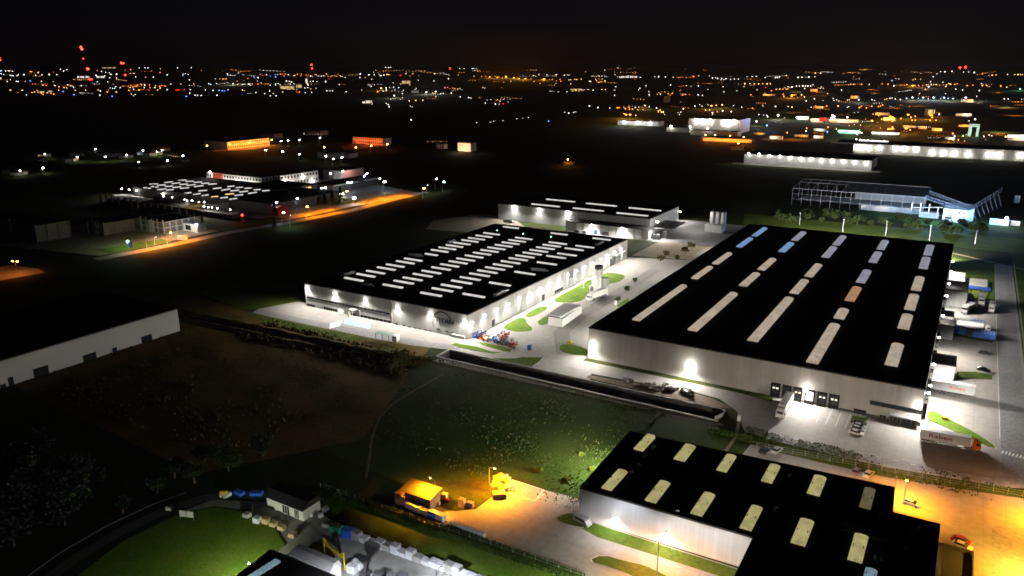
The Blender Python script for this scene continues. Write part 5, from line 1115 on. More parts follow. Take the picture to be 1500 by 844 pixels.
q=P(438,254,6); plight(O,(-556,600,8),6000,(1,.35,.3),kind='POINT',size=.5)
BLK=((412,272,426,264,'dark hall with lit roof rim right behind the showroom'),)
LMP=((474,275.5,'lamp at the lower left of the office car park',1),(482,254.5,'lamp behind the black roofed hall, left',0),(500,251,'taller lamp behind the black roofed hall',0),(512,267.5,'pair of lamps in the middle of the office car park',1),(531.5,258,'lamp at the back of the office car park',0),(535,254.5,'lamp furthest back on the office car park',0),(554,262,'lamp by the drive right of the car park',0),(560,267,'left one of two close lamps by the drive',0),(561.5,266.6,'right one of two close lamps by the drive',0),(505.5,280.5,'warm lamp low by the cars of the office park',0),(637,262.5,'cool lamp alone in the dark right of the drive',0),(648,267,'faint lamp at the end of the row in the dark',0),(412,312,'pale lamp over the street end by the tall conifer',0),(433,291,'greenish small lamp by the round drive',0),(402,297,'lamp at the corner of the round drive',0),(447,303,'orange lamp between the parked cars',0))
for (px,py,lb,bth) in LMP:
    h=9; x,y=P(px,py,h); orange='orange' in lb or 'warm' in lb
    street_lamp(x,y,h,'street '+lb,col=AMB if orange else COOL,mt='lamp_sodium' if orange else 'lamp_cool',power=6500 if py>270 or px<570 and px>500 else 2500,r=.75,both=bool(bth),arm=(.7,.7))
for (px,py,lb) in ((515,288,'brightest white lamp at the junction of the orange street'),):
    x,y=P(px+2,py+2,6); street_lamp(x,y,6,lb,col=LED,mt='lamp_led',power=22000,r=1.3)
# sodium street
for i,(px,py,pw) in enumerate(((455,317,40000),(485,311,40000),(540,299,40000),(565,293,40000),(590,289,30000),(215,369,26000),(245,362,30000),(275,355,22000))):
    x,y=P(px,py); street_lamp(x-4,y+3,7,f'shaded orange lamp over the orange lit street, {("first","second","third","fourth","fifth","sixth","seventh","eighth")[i]} of eight',(1,.24,.008),'steel_dark',pw*2.2,r=.2,group='orange lamps along the street')
x,y=P(619,276,9); street_lamp(x,y,9,'orange street lamp with visible head at the far end of the orange street',col=SOD,power=5000,r=.9)
x,y=P(421,326,4); light('SPOT',(x,y,9),9000,COOL,aim=(0,0,-1),cone=100) if False else street_lamp(x,y+2,9,'pale lamp hanging over the bright patch where the street starts',col=(.8,1,.92),mt='lamp_cool',power=7000,r=.15)
x,y=P(625,284); street_lamp(x,y,8,'pale lamp over the bright patch where the orange street ends',col=(.9,1,.95),mt='lamp_cool',power=5500,r=.15)
x,y=P(22,383,7.5); street_lamp(x,y,7.5,'twin headed orange street lamp at the left edge of the picture',col=(1,.20,.02),power=11000,r=.55,both=True,arm=(.9,.3))
x,y=P(-30,400); street_lamp(x,y,7.5,'orange street lamp left of the picture edge by the west street',col=(1,.20,.02),power=8000,r=.3)
# container lit green and blue pavilion at the building site
x,y=P(190,356,3); t=thing('site_lamp','small site light mast shining green white on the grass','work light',(x,y,0)); m=MB(); m.box(-1,1,-1,1,0,4); obj('generator',m,'box_blue',t); m=MB(); m.use('lamp_green'); m.ball((-.8,-.8,4),.8); obj('lamp_head',m,None,t); light('POINT',(-2.5,-2.5,3.6),6000,(.5,1,.75),parent=t,size=.4)
x,y=P(283,338); t=thing('site_cabin','pale blue two level site cabins with a lamp at the corner','cabin',(x,y,0)); m=MB(); m.box(-7,9,-3,4,0,5.5); obj('cabin_body',m,'trim_white',t); m=MB(); m.box(-4,2,-3.1,-3.004,1,4.5); obj('opening',m,'glass_dark',t); m=MB(); m.use('lamp_cool'); m.ball((9,-3.5,6),.6); obj('lamp_head',m,None,t); light('POINT',(3,-8,6.5),3800,(.7,.8,1),parent=t,size=.5)
crate('white site container beside the orange street',P(267,351),6,2.6,2.6,'trim_white',.2,cat='container',name='container')
x,y=P(248,342,3); street_lamp(x,y,3.5,'low yellow work lamp on the sand of the building site',col=AMB,mt='lamp_sodium',power=16000,r=.6,cat='work light')
x,y=P(226,352,3); street_lamp(x,y,5,'pale work lamp at the front of the building site',col=WHITE,mt='lamp_white',power=9000,r=.15,cat='work light')
for (px,py,pw) in ((235,352,5000),(262,347,6000),(205,358,1500)):
    x,y=P(px,py); t=thing('fill_light',f'low tripod work light on the sand before the concrete frames, {"left" if px<210 else "middle" if px<240 else "right"} one','work light',(x,y,0)); m=MB()  # tripod lights added to brighten the fronts of the frames
    for k in range(3): m.bar((math.cos(k*2.1)*.8,math.sin(k*2.1)*.8,0),(0,0,2.2),.1)
    m.cbox(0,0,2.4,.5,.3,.4); obj('stand',m,'steel_dark',t); light('POINT',(0,0,3.2),pw,(1,.72,.42),parent=t,size=.3,soft=30)
def skeleton(name,label,x0,x1,y0,y1,fl,fh,nx,ny,mt='concrete',pillars=True):
    """unfinished concrete frame: slabs, columns, upstand bars"""
    t=thing(name,label,'building shell',((x0+x1)/2,(y0+y1)/2,0))
    for k in range(fl+1): m=MB(); m.box(x0,x1,y0,y1,fh*k+ (0 if k else .02),fh*k+.45); part('floor_slab',m,mt,t)
    m=MB()
    for k in range(fl):
        for i in range(nx+1):
            for j in range(ny+1):
                if 0<i<nx and 0<j<ny: continue
                x=x0+.4+(x1-x0-.8)*i/nx; y=y0+.4+(y1-y0-.8)*j/ny; m.box(x-.35,x+.35,y-.35,y+.35,fh*k+.451,fh*(k+1)-.001)
    c=part('column',m,mt,t); c['kind']='stuff'
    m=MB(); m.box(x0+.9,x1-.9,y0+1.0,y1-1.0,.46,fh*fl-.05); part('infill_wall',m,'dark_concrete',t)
    m=MB(); m.box(x0-.1,x1+.1,y0-.1,y1+.1,fh*fl+.47,fh*fl+.5); part('roof_sheet',m,'roof_membrane',t)
    if pillars:
        m=MB()
        for i in range(nx+1):
            x=x0+.4+(x1-x0-.8)*i/nx; m.box(x-.25,x+.25,y0+.2,y0+.7,fh*fl+.451,fh*fl+2.2)
        part('starter_column',m,mt,t)
    m=MB(); m.box(x0+(x1-x0)*.4,x0+(x1-x0)*.6,y0-.6,y0+.3,.46,fh*fl+1); part('core_wall',m,mt,t)
    return t
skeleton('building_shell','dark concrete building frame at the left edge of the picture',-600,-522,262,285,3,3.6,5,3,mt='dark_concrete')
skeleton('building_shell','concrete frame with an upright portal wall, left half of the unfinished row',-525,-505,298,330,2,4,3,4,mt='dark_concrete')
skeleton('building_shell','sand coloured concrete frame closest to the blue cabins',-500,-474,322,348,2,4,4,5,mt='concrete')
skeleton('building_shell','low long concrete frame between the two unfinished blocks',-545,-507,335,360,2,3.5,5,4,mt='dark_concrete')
t=thing('colonnade','row of bare square pillars before the bright end of the shopping hall','pillars',(-560,385,0)); m=MB()
for k in range(16): m.box(-640+10*k,-638.8+10*k,378-.9*k,379.2-.9*k,0,8)
part('pillar',m,'dark_concrete',t).__setitem__('kind','stuff'); m=MB(); m.box(-642,-480,385,400,0,3); part('plinth_slab',m,'dark_concrete',t)
# ------------------------------------------------ steel frame under construction on the right
S=thing('steel_frame','long unfinished steel hall frame with trusses and a pale blue lit end block','building shell',(-50,680,0))
m=MB(); ya=672; yb=700; z0=14
X=[-127+7.6*k for k in range(14)]
for k,x in enumerate(X):
    fm=MB(); hh=z0
    fm.bar((x,ya,0),(x,ya,hh),.34); fm.bar((x,yb,0),(x,yb,hh+2),.24); fm.bar((x,ya,hh),(x+1.5,yb+6,hh+4),.26); fm.bar((x,ya+.2,5),(x,yb,5),.25)
    part('portal_frame',fm,'frame_steel',S)
m.bar((X[0],ya,z0),(X[-1],ya,z0),.42); m.bar((X[0],ya,9.5),(X[-1],ya,9.5),.22); m.bar((X[0],ya,5),(X[-1],ya,5),.25); m.bar((X[0],yb,z0+2),(X[-1],yb,z0+2),.3); m.bar((X[0]+1.5,yb+6,z0+4),(X[-1]+1.5,yb+6,z0+4),.3)
part('long_beam',m,'frame_steel',S)
m=MB(); m.box(X[0]+5,X[-1],ya+6,yb-2,4.6,4.85); part('terrace_slab',m,'concrete',S)
m=MB(); m.add([(X[5]+1,ya+3,z0+.3),(X[-1]+2,ya+3,z0+.3),(X[-1]+3,yb+5,z0+3.6),(X[5]+2,yb+5,z0+3.6)],[(0,1,2,3)]); m.box(X[6],X[-1],yb-.5,yb,5,z0+1.5); part('cladding',m,'blue_steel',S)
m=MB(); m.box(X[7]+.5,X[-1]-.5,ya+4,ya+4.3,0,4.2); part('site_wall',m,'concrete',S)
# two sloping trusses meeting above the block
def truss(a,b,dep,n,name='roof_truss'):
    m=MB(); a=Vector(a);b=Vector(b)
    for k in range(n):
        p=a+(b-a)*k/n; q=a+(b-a)*(k+1)/n; dz=Vector((0,0,-dep))
        m.bar(p,q,.32); m.bar(p+dz,q+dz,.28); m.bar(p,p+dz,.2); m.bar(p+dz if k%2 else p,q if k%2 else q+dz,.2)
    m.bar(b,b+Vector((0,0,-dep)),.2); part(name,m,'frame_steel',S)
truss((X[-1],ya,16),(1,660,9.5),2.4,12); truss((X[-1]+2,ya+12,18),(5,672,10),2.0,12); truss((1,660,9.5),(23,735,18),3.2,12)
for k in range(8):
    t_=k/8; x=1+22*t_; y=660+75*t_; m=MB(); m.bar((x,y,9+8.5*t_),(x+4,y-6,2+3*t_),.28); m.bar((x,y,6+8.5*t_),(x+4,y-6,2+3*t_),.2); part('raking_strut',m,'frame_steel',S)
m=MB(); m.prism([(-14,656),(2,654),(6,668),(6,690),(-14,690)],0,9.4); eb=part('end_block',m,'trim_white',S)
for (x0,x1,z,zz) in ((-12.5,-8,7.2,7.8),(-12.5,-8,4.8,5.4),(-12.5,-8,2.4,3.6),(-4.2,-2.8,6.6,8.2),(-1.2,.2,6.6,8.2)): m=MB(); m.box(x0,x1,653.9,655.4+.0,z,zz); part('opening',m,'glass_dark',S,under=eb)
for x in (-36,-30,-24,-18): m=MB(); m.bar((x,664,0),(x,664,11 if x<-20 else 9),.4); part('column',m,'steel',S)
m=MB(); m.bar((-36,664,7),(-15,664,9),.6); m.bar((-36,664,2.5),(-15,664,2.5),.4); m.box(-30,-17,664.5,672,0,4); part('ramp_beam',m,'concrete',S)
for (x,y,z,pw) in ((-22,644,12,42000),(-2,640,12,30000),(-52,656,12,9000),(16,655,9,16000)):
    plight(S,(x,y,z),pw*1.4,(.28,.56,1),kind='POINT',size=1)
plight(S,(-105,655,12),700,(.8,.85,1),kind='POINT',size=1)
t=thing('works_cabin','brightly lit pale cabins and light right of the steel frame end block','cabin',(*P(1470,330),0)); m=MB(); m.box(-9,3,-2,3,0,4); m.box(4,10,2,6,0,3); obj('cabin_body',m,'trim_white',t); m=MB(); m.use('lamp_cool'); m.ball((1,-3,6),.8); obj('lamp_head',m,None,t); light('POINT',(1,-4,6),9000,COOL,parent=t,size=.5); light('POINT',(8,14,7),4500,COOL,parent=t,size=.5)
q=P(1489,297); crate('pale upright container right of the steel frame',q,4,3,6,'trim_white',cat='container',name='container')
# ------------------------------------------------ far lit warehouses
def far_hall(label,xa,xb,y,dep,h,wm,lamps,pw,r_=1.1,mt='lamp_white',col=(1,.95,.88)):
    t=thing('warehouse',label,'warehouse',((xa+xb)/2,y,0)); shell(t,rect(xa,xb,y,y+dep),h,wm)
    for (px,py) in lamps:
        x,z=onY(px,py,y-1.5); m=MB(); m.use(mt); m.ball((x,y-1.5,z),r_,8,4); part('wall_lamp',m,None,t); plight(t,(x,y-6,z-1),pw*.028,col,kind='POINT',size=.6,soft=0)
    return t
Y1=952
xa=onY(1090,235,Y1)[0]; xb=onY(1276,248,Y1)[0]
lp=[(1097,225),(1112,226),(1127,228),(1142.5,229),(1157.5,231),(1173,232.5),(1188,233),(1203,235),(1219,236),(1235,237),(1251.5,238),(1268.5,239.5)]
f1=far_hall('wide grey hall with a dozen white lamps along its front, beyond the fields','x' and xa,xb,Y1,55,11.5,'panel_grey',lp,15000,1.0)
sheet('far_apron',[(xa-12,Y1-14),(xb+10,Y1-14),(xb+10,Y1),(xa-12,Y1)],.03,'paving'); sheet('far_verge',[(xa-30,Y1-32),(xb+10,Y1-36),(xb+10,Y1-14.2),(xa-30,Y1-14.2)],.03,'rough_grass')
Y2=1150; xa2=onY(1222,215,Y2)[0]; xb2=onY(1530,236,Y2)[0]
lp=[(1239,214),(1252,215.5),(1262,216),(1273,217),(1288,217),(1311.5,217.5),(1325,218),(1342,219),(1365,223.5),(1382,224.5),(1398,225),(1418,226),(1449,226.5),(1463,227.5),(1495,228)]
f2=far_hall('longest pale hall with lamps along its wall, behind the dozen lamp hall',xa2,xb2,Y2,60,13,'panel_white',lp,12000,1.15)
m=MB(); m.box(xa2-3,xa2+26,Y2-9,Y2-.01,0,14); part('gable_block',m,'panel_white',f2)
for k in range(8):
    x,z=onY(1259+5.3*k,203.5+k*.35,Y2+50); m=MB(); m.box(x,x+5,Y2+45,Y2+48,12.8,14.2); part('skylight',m,'dock_glow',f2)
Y3=1400; xa3=onY(1008,190,Y3)[0]; xb3=onY(1083,194,Y3)[0]
lp=[(1020,176.5),(1030,176.5),(1040,176.5),(1061,178.5),(1067,178),(1075,177)]
f3=far_hall('white lit factory with six bright lamps and a high back wall, far centre right',xa3,xb3,Y3,70,24,'panel_white',[(a,b+0) for a,b in lp],42000,1.9)
f4=far_hall('pale hall front with a single lamp left of the six lamp factory',onY(976,185,1380)[0],onY(1010,190,1380)[0],1380,40,8,'panel_white',[(983,185)],16000,1.3)
f5=far_hall('pale low hall with one lamp in front of the six lamp factory',onY(1012,196,1330)[0],onY(1080,200,1330)[0],1330,25,8,'panel_warm',[(1036.5,188),(1011,186)],14000,1.2)
f6=far_hall('dim hall with three cool lamps on the field edge left of the lit factory',onY(905,178,1500)[0],onY(965,183,1500)[0],1500,30,9,'panel_grey',[(914,178.5),(935,179.5),(952,181)],14000,1.5,'lamp_cool')
# orange lit lots
def orange_lot(label,pts,lamps,h=5,pw=30000,col=(1,.20,.015),wall='panel_warm',hh=6):
    q=[P(*p) for p in pts]; sheet('lit_lot',q,.03,'paving_dim')
    for i,(px,py) in enumerate(lamps):
        x,y=P(px,py,8); street_lamp(x,y,8,f'{label}, {("first","second","third","fourth","fifth","sixth")[i]} from left',col=col,mt='lamp_sodium',power=pw,r=.9,group=label)
orange_lot('orange lamp along the orange lit yard below the six lamp factory',[(1027,199),(1105,203),(1106,208),(1025,204)],[(1032,197.5),(1046,198),(1068,199),(1088,201)],pw=150000)
orange_lot('orange lamp along the orange lit works front in the left middle',[(308,215),(350,212),(410,205),(412,212),(370,219),(312,222)],[(302,213.5),(335,211),(365,208),(397,205)],pw=150000)
orange_lot('orange lamp in front of the reddish long house in the left middle',[(500,215),(566,209),(568,214),(505,220)],[(474,216),(520,216),(542.5,213.5),(566,211.5)],pw=60000,col=(1,.15,.015))
orange_lot('orange lamp on the small lit lot right of the pale ground strip',[(1070,214),(1090,214),(1090,220),(1070,220)],[(1080,210)],pw=60000)
LH=block('long_house','long low works hall lit orange, left of the middle','works hall',-965,-915,738,815,11,'panel_warm',sides=('e',))
for y in (742,756,770,784,798,812): plight(LH,(-905,y,6),13000,(1,.24,.02),kind='POINT',size=.5)  # added lights, no lamps modelled, washing the east front orange
LH=block('long_house','reddish lit three part long house in the left middle','house',-830,-770,905,925,10,'panel_warm',sides=('s',))
for x in (-820,-800,-780): plight(LH,(x,897,5),8000,(1,.13,.02),kind='POINT',size=.5)  # lights added before the south front, no lamps modelled
t=thing('added_lit_wall','long low wall lit orange in front of the six lamp factory','wall',(-420,1240,0)); a=P(1027,207); b=P(1106,208); m=MB(); m.box(a[0],b[0],1226,1227,0,5); part('wall_panel',m,'panel_warm',t)  # wall added to catch orange light as a low strip
for k in range(5): plight(t,(a[0]+(b[0]-a[0])*(k+.5)/5,1219,5),14000,(1,.24,.02),kind='POINT',size=.5)  # lights added in front of that wall, no lamps modelled
for i,(px,py,hh,lb) in enumerate(((392,203,8,'dim grey hall furthest left of the cool lit pair'),(460,198,8,'dim grey works hall behind the cool lamps'),(478,232,7,'pale green lit house right of the pair of lamps'),(497,231,6,'small pale square house beside a lamp'))):
    x,y=P(px,py); block('hall' if i<2 else 'house',lb,'hall' if i<2 else 'house',x-16,x+16,y,y+18,hh,'panel_grey' if i<2 else 'panel_white',sides=('s',))
for i,(px,py,lb) in enumerate(((411,206.5,'cool lamp left of the dim grey works hall'),(421,206,'cool lamp before the dim grey works hall'),(437.5,205,'cool lamp right of the dim grey works hall'),(467.5,202,'cool bluish lamp further right by the works hall'),(388,220,'cool lamp in the dark below the orange works front'),(412.5,222,'thin cool lamp below the works halls'),(437.5,226,'cool lamp left of the pale houses'),(476,229,'white lamp beside the pale green lit house'),(499.5,230.5,'white lamp beside the small square house'),(487,233,'lamp lighting the green strip before the pale houses'))):
    x,y=P(px,py,8); street_lamp(x,y,8,lb,col=COOL if i<7 else (.9,1,.75),mt='lamp_cool' if i<7 else 'lamp_white',power=15000,r=.95)
# village at the left with lit gardens
VIL=[(65,226,1),(95,230,0),(113,225,0),(138,220,1),(150,224,0),(163,225,0),(180,224,0),(185,227,1),(208,222,0),(220,224,0),(230,222,1),(240,217,2),(106,232,0),(62,232,0),(28,252,0),(15,250,0)]
for i,(px,py,k) in enumerate(VIL):
    x,y=P(px,py+4); h=random.Random(i).uniform(5,7); rz=i*.7
    t=thing('house',f'village house with pitched roof in the gardens at the left, {("leftmost upper","second","third","lamp lit fourth","fifth","sixth","seventh","eighth, lamp beside it,","ninth","tenth","eleventh, brightly lit,","orange roofed last","lower row middle","lower row left","pale far left","furthest left")[i]} one','house',(x,y,0),rz,'village houses')
    m=MB(); m.cbox(0,0,h*.3,14,10,h*.6); obj('wall',m,'panel_white' if i%3 else 'panel_warm',t)
    m=MB(); m.profile([(-5.6,h*.6+.01),(5.6,h*.6+.01),(0,h*1.15)],-7.4,7.4,'x'); obj('roof',m,'parapet' if k<2 else 'paint_orange',t)
    m=MB(); m.box(-4,-2,-5.1,-5.01,1.2,2.6); m.box(2,4,-5.1,-5.01,1.2,2.6); obj('window',m,'window_warm' if i%4==0 else 'glass_dark',t)
VL=[(65,226,'p'),(139,218,'c'),(153,230,'w'),(184,227,'w'),(208,220.5,'c'),(202,237.5,'b'),(229,222.5,'w'),(236,220,'w'),(267,228,'b'),(244,235.5,'w'),(62,246,'w'),(28,250,'w'),(112,230,'w')]
for i,(px,py,c) in enumerate(VL):
    x,y=P(px,py,6); street_lamp(x,y,6,f'village lamp {("with pink tint at the left end","standing highest in the village","in front of the pale gable","by the long garden wall","above the dark roofs","blue, in front of the village","beside the brightest house","next to the orange roof","blue, right of the village","small, below the village","low at the left","at the far left edge","over the first gardens")[i]}',col={'p':(1,.8,.9),'c':COOL,'w':(.95,1,.8),'b':(.4,.6,1)}[c],mt='lamp_cool' if c in 'cb' else 'lamp_white',power=22000 if c!='b' else 5000,r=.75)
gr=[P(*q) for q in ((55,232),(120,232),(200,229),(270,219),(275,224),(205,238),(120,240),(60,238))]; sheet('village_green',gr,.02,'lawn')
sheet('village_green',[P(*q) for q in ((0,250),(60,244),(62,250),(0,258))],.02,'lawn')
# lit house alone in the dark and small orange hut
x,y=P(680,222); t=block('villa','white villa glowing warm in the dark middle distance','house',x-11,x+11,y,y+14,12,'panel_white',sides=('s',),winm='window_warm',rows=3); plight(t,(x-3,y-7,3),9000,(1,.6,.35),kind='POINT',size=.6); plight(t,(x+7,y-6,5),5000,(1,.6,.35),kind='POINT',size=.6)
x,y=P(646,218); block('house','dim pinkish house left of the glowing villa','house',x-8,x+6,y,y+8,7,'panel_warm',sides=('s',))
x,y=P(832,241); t=block('hut','small orange lit hut alone in the dark field','hut',x-6,x+6,y,y+6,3.5,'wood',sides=()); plight(t,(x,y-4,5),5000,(1,.35,.05),kind='POINT',size=.4); m=MB(); m.use('lamp_sodium'); m.ball((x,y-1,6),.6); part('wall_lamp',m,None,t)
# ------------------------------------------------ petrol station strip and lots at the far right
for i,(x0,x1,py,h,mt,c,lb,nm) in enumerate(((1226,1259,196,6,'lamp_green',(.4,1,.6),'green edged lit canopy of the filling station, far right','filling_station'),(1275,1318,198,5,'dock_glow',(1,.9,.7),'long low white lit canopy right of the green one','canopy'),(1165,1184,176,8,'dock_glow',COOL,'white lit shop front near the dark trees, far right','shop'),(1186,1205,179,7,'window_warm',(1,.75,.5),'pale shop hall left of the red sign, far right','shop'),(1212,1258,180,7,'window_warm',(1,.8,.6),'pale row of halls right of the red sign, far right','shop'),(1475,1520,206,9,'dock_glow',(1,.8,.7),'red and white lit hall at the right edge far away','hall'))):
    a=P(x0,py); c2=P(x1,py); y=(a[1]+c2[1])/2
    t=thing(nm,lb,'building',((a[0]+c2[0])/2,y,0)); m=MB(); m.box(a[0],c2[0],y,y+14,h*.35,h); part('canopy_body',m,'trim_white',t); m=MB(); m.box(a[0],c2[0],y-.4,y-.01,h*.45,h*.85); part('lit_fascia',m,mt if mt!='lamp_green' else 'city_g',t); m=MB(); m.box(a[0]+1,c2[0]-1,y+2,y+12,0,h*.349); part('ground_floor',m,'panel_white',t)
    plight(t,((a[0]+c2[0])/2,y-8,h),22000,c,kind='POINT',size=1)
a=P(1205,180); t=thing('shop_sign','red lit sign block between two pale halls, far right','sign',(a[0],a[1],0)); m=MB(); m.box(a[0]-8,a[0]+8,a[1],a[1]+2,3,10); part('board',m,'panel_red',t); m=MB(); m.box(a[0]-1,a[0]+1,a[1],a[1]+1.9,0,2.99); part('post',m,'steel',t); plight(t,(a[0],a[1]-6,8),12000,(1,.3,.3),kind='POINT',size=1)
a=P(1425,200); t=thing('arch_block','pale green lit arch shaped block in the dark far right','building',(a[0],a[1],0)); m=MB(); m.box(a[0]-8,a[0]-3,a[1],a[1]+5,0,16); m.box(a[0]+4,a[0]+8,a[1],a[1]+5,0,16); m.box(a[0]-8,a[0]+8,a[1],a[1]+5,16.01,21); part('wall',m,'panel_white',t); plight(t,(a[0],a[1]-12,8),12000,(.6,1,.8),kind='POINT',size=1)
